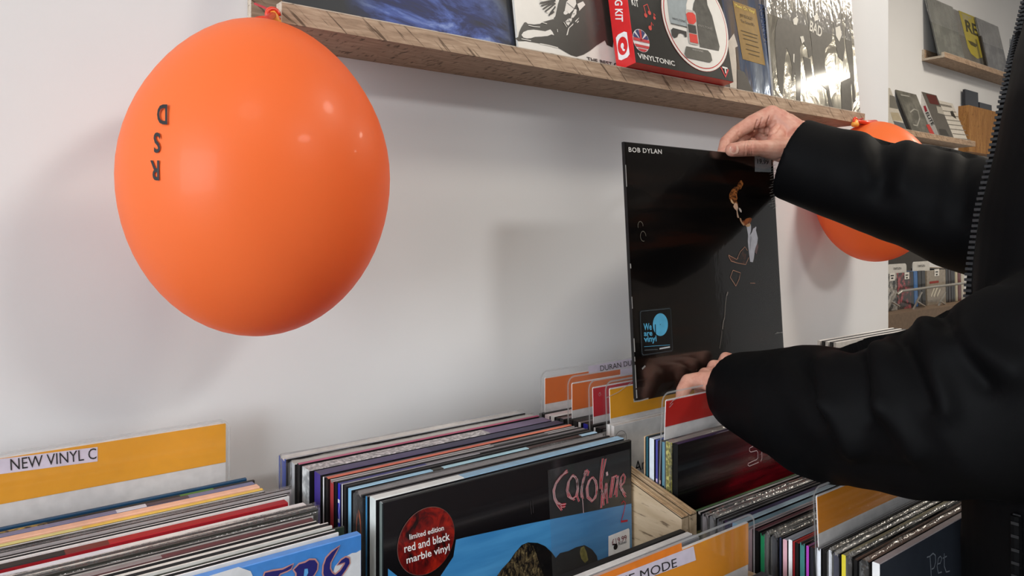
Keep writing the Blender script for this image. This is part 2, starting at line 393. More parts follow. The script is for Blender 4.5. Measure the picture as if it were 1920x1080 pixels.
# ---------------------------------------------------------------- left bin (nearest records at the left edge of the photo)
Wt, Gy, Bk, Cr = '#e9e6e3', '#a9a5a6', '#1c1b1d', '#dcd5cf'
GA = 'records in the bin with the amber NEW VINYL divider'
WALLETS.add(GA)
LA = [  # y back, y front, right px, spine, top, words  (front to back)
 (.603, .5925, 636, Wt, [(1, '#f4f4f6')], 'thick white-edged record right behind the blue lettered record', False),
 (.608, .6045, 646, '#2d3a2c', [(.3, '#dfe4ea'), (.05, '#c2574c'), (.06, '#3b3f45'), (.05, '#8fb0cc'), (.54, '#2a3129')], 'thin dark green record poking out right, third in the left bin', False),
 (.6215, .609, 624, '#e4e2df', [(1, '#e2e0dc')], 'thick ivory record jutting out right, fourth in the left bin', False),
 (.6335, .622, 601, '#e9e7e2', [(1, '#e4e1dc')], 'white-edged record directly behind the thick ivory one in the left bin', False),
 (.642, .635, 588, '#6a4a4c', [(.6, '#8a7f80'), (.4, '#5d2f33')], 'thin maroon and grey-edged record in the middle of the left bin', False),
 (.651, .643, 588, '#b9b6b4', [(1, '#aaa5a3')], 'thin grey-edged record behind the maroon one in the left bin', False),
 (.659, .652, 597, '#34332f', [(1, '#3b3a37')], 'charcoal-edged record among white ones in the left bin', True),
 (.671, .660, 592, '#e6e0db', [(1, '#dfd7d1')], 'cream-edged record right behind the charcoal one in the left bin', True),
 (.684, .672, 576, '#dcdbe0', [(.5, '#d5d5de'), (.5, '#e3e1e0')], 'pale grey-edged record right in front of the red and black one', False),
 (.700, .6865, 541, '#a01722', [(.42, '#17161a'), (.10, '#6b2a26'), (.48, '#a3131f')], 'record with a half black, half red edge in the left bin', False),
 (.710, .701, 543, '#f0efee', [(1, '#efeded')], 'bright white-edged record behind the red and black one in the left bin', False),
 (.718, .711, 547, '#8d888a', [(1, '#8f898a')], 'dull grey-edged record with a poking corner in the left bin', False),
 (.727, .719, 547, '#b5aeb0', [(1, '#aca5a6')], 'silvery grey-edged record in front of the black one in the left bin', True),
 (.735, .7285, 498, Bk, [(1, '#141312')], 'black-edged record in front of the yellow one in the left bin', False),
 (.742, .7355, 494, '#e8c66a', [(.5, '#d7cc86'), (.5, '#e6bd58')], 'yellow-edged record next to the salmon one in the left bin', False),
 (.756, .743, 488, '#f0bfa5', [(1, '#eebda3')], 'salmon-edged record near the back of the left bin', False),
 (.768, .758, 478, '#6c6a86', [(.3, '#e6e4ea'), (.3, '#7b7d9c'), (.08, '#c9cbd6'), (.12, '#4b4350'), (.2, '#747797')], 'lavender and white-edged record behind the salmon one', False),
 (.775, .769, 478, Bk, [(.42, streaks('#2a2723', '#b89a52', 160, stretch=(1, 3, 3))), (.35, '#242523'), (.1, '#4f7a36'), (.13, '#20201f')], 'dark record with gold specks on its edge in the left bin', False),
 (.783, .7765, 463, '#1e4463', [(1, '#1f4a6c')], 'rearmost dark blue-edged record in the left bin', False)]
for yb, yf, px, sp, top, lab, bag in LA:
    ym = (yb+yf)/2; xr = ratio(px)*yf
    record(xr-.315, ym, -.26+random.uniform(-.0015, .0015), yb-yf-.0006, sp, [(a, b) for a, b in top], sp, lab, GA, bag=bag)
WALLETS.clear()
# the blue cover with ornamental lettering at the front
def skymat(name, c1, c2, c3, scale, rot, stops=(.42, .5, .62), coat=.5):
    t = NT(name); f = t.noise(t.coord((1, 1, 1.6), rot), scale, 5, .55, .3)
    t.base(t.ramp(f, [(stops[0], c1), (stops[1], c2), (stops[2], c3)])); t.set(.35, coat=coat); return t.m
blue = record(ratio(677)*.582-.315, .5865, -.262, .009, '#4d8fd8', [(.45, '#d3dcea'), (.55, '#5a93de')], card('#3f83d0', .35, .4),
              'blue sky cover with navy ornamental lettering, front of the left bin', GA)
FB = ('y', -.0048)
CLOUD = card('#d5d8de', .4)
decal(blue, 'cloud_print', [(447, 1063), (470, 1071), (478, 1090), (520, 1130), (520, 1300), (100, 1400), (150, 1160), (300, 1108)], CLOUD, FB)
decal(blue, 'cloud_print', [(676.5, 1031), (668, 1036), (660, 1037), (640, 1048), (628, 1062), (620, 1090), (610, 1200), (676.5, 1200)], CLOUD, FB)
NAVY = card('#20206a', .4); PINKL = card('#c08a86', .4)
def outlined(root, name, pts, plane, grow):
    """letter shape with a paler rim"""
    y = plane[1]
    q = [loc_px(root, a, b, plane) for a, b in pts]
    c = sum(q, Vector())/len(q); n = len(q); out = []
    area2 = sum(q[i].x*q[(i+1) % n].z-q[(i+1) % n].x*q[i].z for i in range(n))
    for i in range(n):
        d1 = (q[i]-q[i-1]).normalized(); d2 = (q[(i+1) % n]-q[i]).normalized(); d = (d1+d2)
        if d.length < 1e-6: d = d1
        d.normalize(); nn = Vector((d.z, 0, -d.x))*(1 if area2 > 0 else -1); out.append(q[i]+nn*grow)
    poly_local(root, name+'_rim', out, PINKL)
    poly_local(root, name, [p+Vector((0, -.0003, 0)) for p in q], NAVY)
FB2 = ('y', -.0052)
outlined(blue, 'title_lettering', [(497, 1074), (510, 1071), (530, 1068), (549, 1058), (545, 1066), (538, 1070), (525, 1075), (520, 1082), (515, 1095), (500, 1110), (490, 1095)], FB2, .0013)
outlined(blue, 'title_lettering', [(551, 1068), (561, 1058), (572, 1055), (580, 1050), (590, 1050), (595, 1057), (594, 1068), (588, 1078), (578, 1086), (574, 1095), (562, 1095), (556, 1085), (556, 1074)], FB2, .0013)
outlined(blue, 'title_lettering', [(606, 1074), (607, 1060), (612, 1046), (622, 1035), (636, 1024), (630, 1034), (624, 1045), (619, 1055), (618, 1066), (622, 1074), (628, 1078), (638, 1070), (646, 1058), (647, 1054), (640, 1056), (633, 1059), (640, 1050), (648, 1045), (654, 1047), (655, 1056), (648, 1068), (638, 1082), (630, 1095), (618, 1095), (609, 1086)], FB2, .0013)
decal(blue, 'letter_counter_print', [(571, 1067), (577, 1066), (578, 1074), (574, 1082), (569, 1084)], card('#5aa0dc', .4), ('y', -.0058))

# ---------------------------------------------------------------- middle bin
GB = 'records in the bin with the black and blue front cover'
WALLETS.add(GB)
X0B, SB = .4004, -.158
MOTTLE = streaks('#8d9092', '#d3d6d6', 60, pos=(.42, .55))
LB = [ # px left, px right of the spine (front last), spine, top, words, letters
 (710, 718, '#6d7775', [(.25, '#b9bfc0'), (.75, '#7d95a8')], 'grey-green-edged record straight behind the black and blue cover', None),
 (690, 708, '#cfd5d3', [(.3, '#e2e6e4'), (.7, '#8fb4cf')], 'thick pale grey-spined record, third in the middle bin', None),
 (684.5, 689.5, '#3a7fae', [(1, '#4e4a4c')], 'thin blue-spined record left of the thick pale grey spine', None),
 (662, 684, streaks('#100f10', '#3a393a', 300), [(.5, '#3a3839'), (.5, '#2c2a2a')], 'wide crackled black spine in the middle bin', ('ORDER', '#c8653c')),
 (651, 660.5, '#7fb6d9', [(.28, '#9cc6df'), (.04, '#2c2a26'), (.35, '#a9cfdc'), (.25, '#3a2422'), (.08, '#a8cbe4')], 'light blue-spined record in the middle bin', None),
 (643.5, 650, Bk, [(1, '#171618')], 'black-spined record left of the light blue spine', None),
 (640, 643, '#dcdce2', [(.5, '#8f8c90'), (.5, '#1c1b1e')], 'very thin white spine next to the royal blue one', None),
 (632, 639.6, '#2323a8', [(.3, '#3b3c78'), (.7, '#77747a')], 'royal blue-spined record with white letters in the middle bin', ('MARMALADE', '#d9dce8')),
 (628, 631.7, '#19181a', [(1, '#2a2829')], 'thin black spine with white specks between red and royal blue', None),
 (617, 627.7, '#9c2f33', [(.6, '#d6d1d1'), (.25, '#1a1819'), (.15, '#cfcbcf')], 'faded red-spined record in the middle bin', None),
 (609, 616.6, '#161517', [(.7, '#c96a55'), (.3, '#d9795e')], 'black-spined record with a red-orange top edge', None),
 (604.5, 608.7, '#d8d8da', [(1, '#5a565c')], 'thin white spine between the indigo and black ones', None),
 (586, 604, '#3d2f83', [(.4, '#4c4366'), (.6, '#35314e')], 'wide indigo-spined record in the middle bin', None),
 (562, 584.5, MOTTLE, [(.7, streaks('#8b888a', '#d4d0d2', 200)), (.3, '#6d5f7c')], 'wide marbled grey-spined record in the middle bin', None),
 (556, 561.6, '#1a191b', [(.35, '#b0607a'), (.65, '#a84a68')], 'black-spined record with a dark pink top edge', None),
 (541.5, 555.5, '#b8bbc0', [(1, '#b3b3af')], 'grey box-like record with a broad plain top edge', None),
 (518, 541, '#2b4391', [(1, '#9da0a6')], 'rearmost blue-spined record in clear wrap, middle bin', None)]
for px0, px1, sp, top, lab, lt in LB:
    yb = Yline(px0, X0B, SB); yf = Yline(px1, X0B, SB); ym = (yb+yf)/2; th = max(yb-yf-.0004, .002)
    zt = -.2405+.005*(ym-.585)/.19+random.uniform(-.001, .001)
    o = record(X0B+SB*ym, ym, zt, th, sp, top, Bk, lab, GB, bag=(px0 in (518, 662, 541.5)))
    if lt: spine_text(o, lt[0], lt[1], .315, .315, th, .10, .30, .6)
WALLETS.clear()
# front cover: black over blue sky, mountain
CY = .585
car = record(.3085, CY, -.240, .0045, '#1b2a2c', [(1, '#17181a')], card('#141113', .22, .6), 'black and blue mountain cover with scribbled red name, front of the middle bin', GB)
F1, F2, F3, F4 = ('y', -.0026), ('y', -.0029), ('y', -.0032), ('y', -.0035)
SKYB = NT('sky_print'); SKYB.base(SKYB.ramp(SKYB.noise(SKYB.coord((.6, 1, 5), (0, .2, 0)), 14, 3), [(.35, '#3c86c2'), (.65, '#4f9bd4')])); SKYB.set(.3, coat=.4); SKYB = SKYB.m
decal(car, 'sky_print', [(855, 1012), (870, 1008), (990, 982), (1184, 944), (1186, 1140), (820, 1240), (826, 1080), (838, 1062), (850, 1044)], SKYB, F1)
decal(car, 'sky_print', [(727.5, 1066), (745, 1080), (752, 1100), (752, 1180), (727.5, 1200)], SKYB, F1)
ROCK = NT('rock_print'); rf = ROCK.noise(ROCK.coord((1.4, 1, .8)), 160, 6, .75, 1.2); ROCK.base(ROCK.ramp(rf, [(.44, '#0d0d10'), (.54, '#5a4c36'), (.68, '#9a8a60')])); ROCK.set(.35, coat=.4); ROCK = ROCK.m
DROCK = NT('dark_rock_print'); rf = DROCK.noise(DROCK.coord(), 150, 6, .7, .8); DROCK.base(DROCK.ramp(rf, [(.58, '#0b0b0e'), (.72, '#33342c')])); DROCK.set(.35, coat=.4); DROCK = DROCK.m
decal(car, 'mountain_print', [(925, 1090), (940, 1068), (955, 1052), (966, 1036), (978, 1022), (990, 1017), (1008, 1018), (1022, 1024), (1034, 1035), (1042, 1046), (1050, 1037), (1066, 1033), (1080, 1026), (1096, 1022), (1110, 1030), (1119, 1042), (1121, 1052), (1190, 1060), (1190, 1160), (900, 1190)], DROCK, F2)
decal(car, 'rock_print', [(925, 1090), (940, 1068), (955, 1052), (966, 1037), (978, 1023), (990, 1018), (1000, 1024), (1006, 1040), (1012, 1060), (1024, 1090), (1000, 1120), (915, 1110)], ROCK, F3)
decal(car, 'rock_print', [(1089, 1027), (1095, 1024), (1100, 1036), (1103, 1050), (1097, 1056), (1090, 1048), (1087, 1036)], card('#857d4a', .4, .3, .5), F3)
# clear band with the scribbled name
BAND = clear_plastic('grey_film', tint=(.97, .97, .97), base=.02, haze=.035)
decal(car, 'title_film', [(1027, 882), (1181, 842), (1188, 1090), (1038, 1125)], BAND, F3)
RED = card('#b01a30', .45, 0, .3); PALE = card('#d8b4b6', .45, 0, .15)
def Z2(x, y): return (980+x/4.154, 820+y/4.154)
scr = [[(345, 255), (320, 285), (290, 320), (258, 365), (245, 420), (250, 470), (268, 505), (300, 525), (335, 520)],
       [(350, 270), (300, 300), (262, 350), (240, 410), (248, 480), (275, 530), (305, 568)], [(270, 505), (300, 545), (330, 540)],
       [(415, 310), (385, 300), (355, 350), (345, 410), (355, 460), (385, 480), (415, 460), (428, 400), (425, 330), (400, 300)],
       [(420, 320), (432, 400), (425, 460), (440, 500)], [(395, 290), (362, 340), (352, 420), (375, 470), (404, 488)],
       [(490, 255), (480, 320), (462, 380), (455, 440), (462, 468)], [(480, 285), (500, 255), (515, 270), (505, 300)], [(500, 265), (470, 330), (460, 420), (470, 480)],
       [(545, 310), (515, 340), (498, 400), (505, 470), (540, 500), (568, 470), (580, 400), (572, 340), (545, 310)], [(530, 320), (505, 380), (510, 460), (545, 495), (575, 440), (575, 370), (555, 318)],
       [(625, 165), (612, 260), (605, 340), (606, 400), (622, 440)], [(648, 168), (628, 260), (614, 350), (620, 410), (612, 550)],
       [(650, 355), (640, 430), (625, 480), (632, 530)], [(655, 360), (655, 440), (660, 515)], [(606, 400), (640, 480), (650, 400)],
       [(700, 305), (690, 380), (678, 470)], [(705, 310), (730, 298), (742, 330), (735, 400), (732, 465)], [(715, 300), (700, 400), (688, 470)], [(745, 300), (725, 400), (715, 450)],
       [(765, 380), (790, 350), (798, 310), (785, 285), (768, 310), (760, 360), (770, 410), (800, 440)], [(775, 395), (785, 440), (803, 465)], [(768, 330), (762, 390), (790, 430)]]
strokes(car, 'scribbled_lettering', [[Z2(*q) for q in l] for l in scr], .0024, RED, F4)
strokes(car, 'scribbled_lettering_rim', [[Z2(q[0]+5, q[1]-2) for q in l] for l in scr], .0005, PALE, ('y', -.0038))
strokes(car, 'scribbled_lettering_rim', [[Z2(q[0]-6, q[1]+2) for q in l] for l in scr], .0005, PALE, ('y', -.0038))
strokes(car, 'scribbled_lettering', [[Z2(655, 270), Z2(660, 298)], ], .003, PALE, ('y', -.0038))
strokes(car, 'ink_drip', [[Z2(465, 470), Z2(470, 520), Z2(474, 590)]], .0008, PALE, F4)
strokes(car, 'numeral', [[Z2(770, 515), Z2(785, 495), Z2(800, 510), Z2(795, 550), Z2(780, 610), Z2(766, 655)]], .0011, RED, F4)
strokes(car, 'numeral', [[Z2(766, 657), Z2(818, 648)]], .0022, RED, F4)
# round marbled sticker
MARB = NT('marbled_sticker'); mf = MARB.noise(MARB.coord((1, 1, .7)), 55, 7, .65, 1.6); MARB.base(MARB.ramp(mf, [(.38, '#160506'), (.5, '#6b0d0c'), (.66, '#a5200f')])); MARB.set(.35, coat=.3); MARB = MARB.m
cc = loc_px(car, 800, 1014, F2); rr = (loc_px(car, 853.5, 1000, F2)-cc).length*.98
ring = lambda c, r, n=40: [c+Vector((math.cos(2*math.pi*k/n)*r, 0, math.sin(2*math.pi*k/n)*r)) for k in range(n)]
poly_local(car, 'sticker_rim', ring(cc, rr), card('#7a5a55', .4))
stk = poly_local(car, 'round_sticker', ring(cc+Vector((0, -.0003, 0)), rr*.985), MARB)
Z1 = lambda x, y: (700+x/4.153, 820+y/4.153)
for body, a, b, c in (('limited edition', (283, 797), (550, 722), (280, 757)), ('red and black', (243, 898), (597, 797), (238, 838)), ('marble vinyl', (260, 984), (595, 880), (256, 930))):
    text_px(car, 'sticker_lettering', body, Z1(*a), Z1(*b), Z1(*c), WHITE, F4, bold=.012)
# price sticker
decal(car, 'price_sticker', [Z2(668, 770), Z2(825, 708), Z2(832, 720), Z2(835, 870), Z2(668, 930)], WHITE, F4)
text_px(car, 'price_lettering', '£19.99', Z2(697, 838), Z2(812, 800), Z2(693, 797), card('#7a1c2c', .5), ('y', -.0039))
text_px(car, 'price_lettering', 'Rebel', Z2(748, 842), Z2(808, 822), Z2(746, 820), INK, ('y', -.0039))
pc = loc_px(car, *Z2(724, 853), ('y', -.0039)); poly_local(car, 'price_mark', ring(pc, .0032, 16), INK)
strokes(car, 'price_mark', [[Z2(700, 838), Z2(735, 830)]], .0012, INK, ('y', -.0039))
strokes(car, 'cover_crease_print', [[Z1(1220, 500), Z1(1232, 600)], [Z1(1240, 495), Z1(1246, 590)]], .0007, card('#3a3536', .4), F1)

# ---------------------------------------------------------------- dividers
def rrect(x0, x1, z0, z1, r, n=6):
    pts = [(x0, z0), (x1, z0)]
    for cx, cz, a0 in ((x1-r, z1-r, 0), (x0+r, z1-r, 90)):
        pts += [(cx+r*math.cos(math.radians(a0+90*k/n)), cz+r*math.sin(math.radians(a0+90*k/n))) for k in range(n+1)]
    return pts
def divider(x, y, zt, label, colour, band=.042, lean=0.0, h=.335, w=.312, inset=.010, tear=None, label_strip=None):
    """card with a coloured header in a clear rounded pocket; x = left edge of the pocket, zt = top of the pocket"""
    t = empty('genre_divider', (x+w/2, y, e(zt)-h), (-lean, 0, 0), label=label, cat='divider', group='genre dividers')
    mb = MB(); mb.prism(rrect(-w/2+inset, w/2-inset, 0, h-inset, .002, 2), -.0006, .0006); mb.obj('card', card('#dfdcdb', .45, .2), t)
    mb = MB(); mb.prism([(-w/2+inset, h-inset-band), (w/2-inset, h-inset-band), (w/2-inset, h-inset-.0015), (-w/2+inset, h-inset-.0015)], -.0011, -.0006); mb.obj('colour_band', colour, t)
    out = rrect(-w/2, w/2, 0, h, .012, 8)
    for s, nm in ((-.0022, 'pocket_front'), (.0018, 'pocket_back')):
        mesh_obj(nm, [(u, s, v) for u, v in out], [tuple(q) for q in tessellate_polygon([[Vector((u, v, 0)) for u, v in out]])], PLASTIC, t)
    inn = rrect(-w/2+.0022, w/2-.0022, 0, h-.0022, .010, 8); n = len(out)
    v = [(u, -.0025, q) for u, q in out]+[(u, -.0025, q) for u, q in inn]
    mesh_obj('pocket_rim', v, [(i, i+1, i+1+n, i+n) for i in range(1, n-1)]+[(n-1, 0, n, 2*n-1)], RIM, t)
    return t
def on_div(t, px, py): return loc_px(t, px, py, ('y', -.0014))
AMBER = card('#e9a21f', .4, .15, .03); ORANGE = card('#e0702a', .4, .15, .03); CRIM = card('#bf1f2e', .4, .15, .03); REDB = card('#bd1608', .4, .15, .03); AMB2 = card('#e08a12', .4, .15, .03)
LAV = card('#dcd3e4', .5)
# NEW VINYL
xr = ratio(430)*.806
dv = divider(xr-.312, .806, -.200, 'amber-headed NEW VINYL divider standing at the back of the left bin', AMBER, .0425, inset=.004)
q = [on_div(dv, a, b) for a, b in ((-60, 897), (183, 865), (183, 838), (-60, 868))]
poly_local(dv, 'label_strip', q, LAV)
text_at(dv, 'label_lettering', 'NEW VINYL C', *[loc_px(dv, a, b, ('y', -.0017)) for a, b in ((20, 882), (181, 860), (19, 861))], INK)
# dividers in the bin behind the held record
X0C, SC = .7106, -.0926
def cdiv(px, zt, *a, **k):
    y = Yline(px, X0C, SC); return divider(X0C+SC*y-.003, y-k.get('lean', 0)*.28, zt, *a, **k)
d1 = cdiv(1014, -.190, 'orange-headed divider with letters on a strip, standing furthest back in its bin', ORANGE, .036)
poly_local(d1, 'label_strip', [on_div(d1, a, b) for a, b in ((1104, 701), (1260, 677), (1260, 657), (1103, 687))], LAV)
text_at(d1, 'label_lettering', 'DURAN DURAN', *[loc_px(d1, a, b, ('y', -.0017)) for a, b in ((1126, 696), (1207, 681), (1125, 686))], INK)
d2 = cdiv(1065, -.190, 'orange-headed divider second from the back, beside the held record', ORANGE, .0355, lean=.01)
poly_local(d2, 'label_strip', [on_div(d2, a, b) for a, b in ((1163, 706), (1300, 680), (1300, 666), (1163, 692))], LAV)
d3 = cdiv(1105, -.190, 'crimson-headed divider between the orange and the amber one', CRIM, .0370, lean=.035)
d4 = cdiv(1137, -.187, 'amber-headed divider standing directly behind the held record', card('#f0a512', .4, .15, .03), .037, lean=.045)
d5 = cdiv(1238, -.187, 'red-headed divider under the lower hand', REDB, .0315, lean=-.045)
strokes(d3, 'pocket_scratch', [[(1124, 736), (1127, 740), (1124, 743), (1122, 739), (1126, 735)]], .0006, RIM, ('y', -.0028))
strokes(d4, 'pocket_crease', [[(1135, 747), (1160, 735), (1185, 716)]], .0010, RIM, ('y', -.0028))
strokes(d5, 'pocket_crease', [[(1256, 758), (1262, 751), (1275, 744)], [(1255, 764), (1262, 756)]], .0010, RIM, ('y', -.0028))
# records of that bin
GC = 'records in the bin with the coloured dividers'
LC = [(1011, 1020, Bk, Bk, 'black-spined record at the foot of the rearmost orange divider'), (1021, 1031, '#d9c9cc', '#d8cdd0', 'pinkish white-spined record in front of the rearmost orange divider'),
 (1032, 1040, '#e4e4e2', '#dcdcdb', 'white-spined record between the two orange dividers'), (1041.5, 1048, '#1a1a1c', '#3a3638', 'black-spined record between the two orange dividers'), (1049, 1057, '#3a3a3e', '#8c8488', 'grey-edged record just behind the second orange divider'),
 (1066, 1073, Bk, Bk, 'black-spined record in front of the second orange divider'), (1074, 1083, '#222224', '#2a2a2c', 'charcoal-spined record left of a thin white spine behind the crimson divider'), (1084, 1089.5, '#e6e6e4', '#77706f', 'thin white spine behind the crimson divider'), (1093, 1103, '#2a2a9e', '#1d1c1f', 'bright blue spine at the foot of the crimson divider'),
 (1107, 1112, Bk, Bk, 'black-spined record in front of the crimson divider'), (1113, 1117, '#dadad8', '#444', 'thin white spine between black ones in front of the crimson divider'), (1118, 1128, '#151517', '#1a1a1c', 'wide black spine behind the amber divider'), (1129, 1135.5, '#202022', '#252528', 'dark grey spine next to the amber divider foot'),
 (1137, 1144, '#e9e8e6', '#e4e2e0', 'white-spined record close behind the plain white cover'), (1145.5, 1152, '#dedcda', '#d8d5d3', 'plain white cover with a round stamp and dark letters beside the plywood side')]
for px0, px1, sp, top, lab in LC:
    if top == '#444': top = '#444444'
    yb = Yline(px0, X0C, SC); yf = Yline(px1, X0C, SC); ym = (yb+yf)/2; th = max(yb-yf-.0004, .002)
    zt = -.2465+random.uniform(-.0015, .001)
    o = record(X0C+SC*ym, ym, zt if px0 < 1130 else -.240, th, sp, top, sp if px0 > 1130 else Bk, lab, GC)
    if px0 == 1145.5:
        f = ('y', -th/2-.0004)
        text_px(o, 'cover_lettering', 'Art', (1190, 886), (1216, 875.5), (1190, 866), INK, f)
        c0 = loc_px(o, 1164, 823, f); r0 = .010
        strk = [c0+Vector((math.cos(a/12*math.pi)*r0, 0, math.sin(a/12*math.pi)*r0)) for a in range(25)]
        v, f_ = stroke_mesh(strk, .0006, Vector((0, 1, 0))); mesh_obj('stamp_ring', v, f_, card('#6c6a6a'), o)
        text_px(o, 'stamp_lettering', 'STEREO', (1156, 822), (1172, 818), (1156, 817), card('#6c6a6a'), f)
        text_px(o, 'stamp_lettering', 'DISC', (1159, 829), (1170, 826), (1159, 824), card('#6c6a6a'), f)
YG = streaks('#6e6a24', '#c8c06a', 260, stretch=(1, 1, 1))
LC2 = [(1207.5, 1210, '#d8b995', '#d2b48f', 'thin tan-edged record at the rear of the small group by the plywood side', None), (1211, 1216, '#2c5a68', '#26343a', 'dark teal spine beside the white one near the plywood side', None), (1217, 1227, '#dfe8f2', '#cfd8e6', 'bright white spine in the group by the plywood side', None),
 (1229, 1234, '#4a4a9a', [(.5, '#3a56a8'), (.3, '#8ea4cc'), (.2, '#3a3a40')], 'violet-blue spine right of the bright white spine', ('RELAYER', '#d8c8e4')), (1235, 1240, '#3a2a34', '#2f2b33', 'dark plum spine with pale scrawl by the plywood side', ('Loveless', '#e0b8b4')), (1241, 1247, '#5f8b9c', '#46505a', 'steel blue spine with dark letters by the plywood side', ('THE DREAM OF', '#1a2a30')),
 (1248, 1261, YG, [(.4, '#8e867f'), (.6, '#3c3038')], 'mossy yellow-green spine beside the black and red cover', None)]
for px0, px1, sp, top, lab, lt in LC2:
    yb = Yline(px0, X0C, SC); yf = Yline(px1, X0C, SC); ym = (yb+yf)/2; th = max(yb-yf-.0004, .002)
    o = record(X0C+SC*ym, ym, -.2435+random.uniform(-.001, .001), th, sp, top, Bk, lab, GC, bag=(px0 == 1248))
    if lt: spine_text(o, lt[0], lt[1], .315, .315, th, .12, .27, .7)
yf = Yline(1271, X0C, SC); yb = Yline(1262, X0C, SC)
STK = NT('red_streak_print')
cA = STK.noise(STK.coord((1.2, 1, 9), (0, -.25, 0)), 10, 6, .6); gx = STK.node('ShaderNodeTexGradient', gradient_type='SPHERICAL')
tc = STK.node('ShaderNodeTexCoord'); mp = STK.node('ShaderNodeMapping'); mp.inputs['Location'].default_value = (-.05*5, 0, -.2*4.2); mp.inputs['Scale'].default_value = (5, 1, 4.2)
STK.link(tc.outputs['Object'], mp.inputs[0]); STK.link(mp.outputs[0], gx.inputs[0])
mm = STK.node('ShaderNodeMath', operation='MULTIPLY'); STK.link(cA, mm.inputs[0]); STK.link(gx.outputs['Fac'], mm.inputs[1])
STK.base(STK.ramp(mm.outputs[0], [(.04, '#0b0709'), (.18, '#3d0a10'), (.42, '#8c1220')])); STK.set(.25, coat=.7)
three = record(X0C+SC*yf, (yb+yf)/2, -.2425, yb-yf, '#141416', [(1, '#3a2a4c')], STK.m, 'black cover streaked with red and an outlined numeral, front of its bin', GC)
f3 = ('y', -(yb-yf)/2-.0004); Z6 = lambda x, y: (1180+x/5.4, 780+y/5.4)
strokes(three, 'outlined_numeral', [[Z6(*q) for q in l] for l in ([(1310, 468), (1215, 508), (1200, 495), (1205, 480), (1290, 440), (1302, 425), (1302, 370), (1290, 350), (1230, 365), (1216, 352), (1218, 325), (1230, 318), (1300, 282), (1305, 262)], [(1330, 462), (1342, 430), (1340, 300), (1330, 270)], [(1200, 225), (1204, 245), (1225, 250), (1260, 236)])], .0009, card('#e9cfd0', .4), f3)

# ---------------------------------------------------------------- right-hand rear bins (seen above the lower sleeve)
for i, (y, c, t_, lab) in enumerate([(.800, '#d5d3cf', '#e2e0dd', 'rearmost white-edged record in the far right bin'), (.791, Bk, '#26252a', 'black-edged record second from the wall in the far right bin'), (.783, '#cfcdca', '#dcdad8', 'white-edged record third from the wall in the far right bin'),
     (.774, '#2a2a2d', '#2f2e31', 'charcoal-edged record fourth from the wall in the far right bin'), (.766, '#bdbab6', '#c9c6c4', 'pale grey-edged record nearest the aisle in the far right bin')]):
    record(1.402, y, -.224, .0055, c, t_, c, lab, 'records in the far right bin')
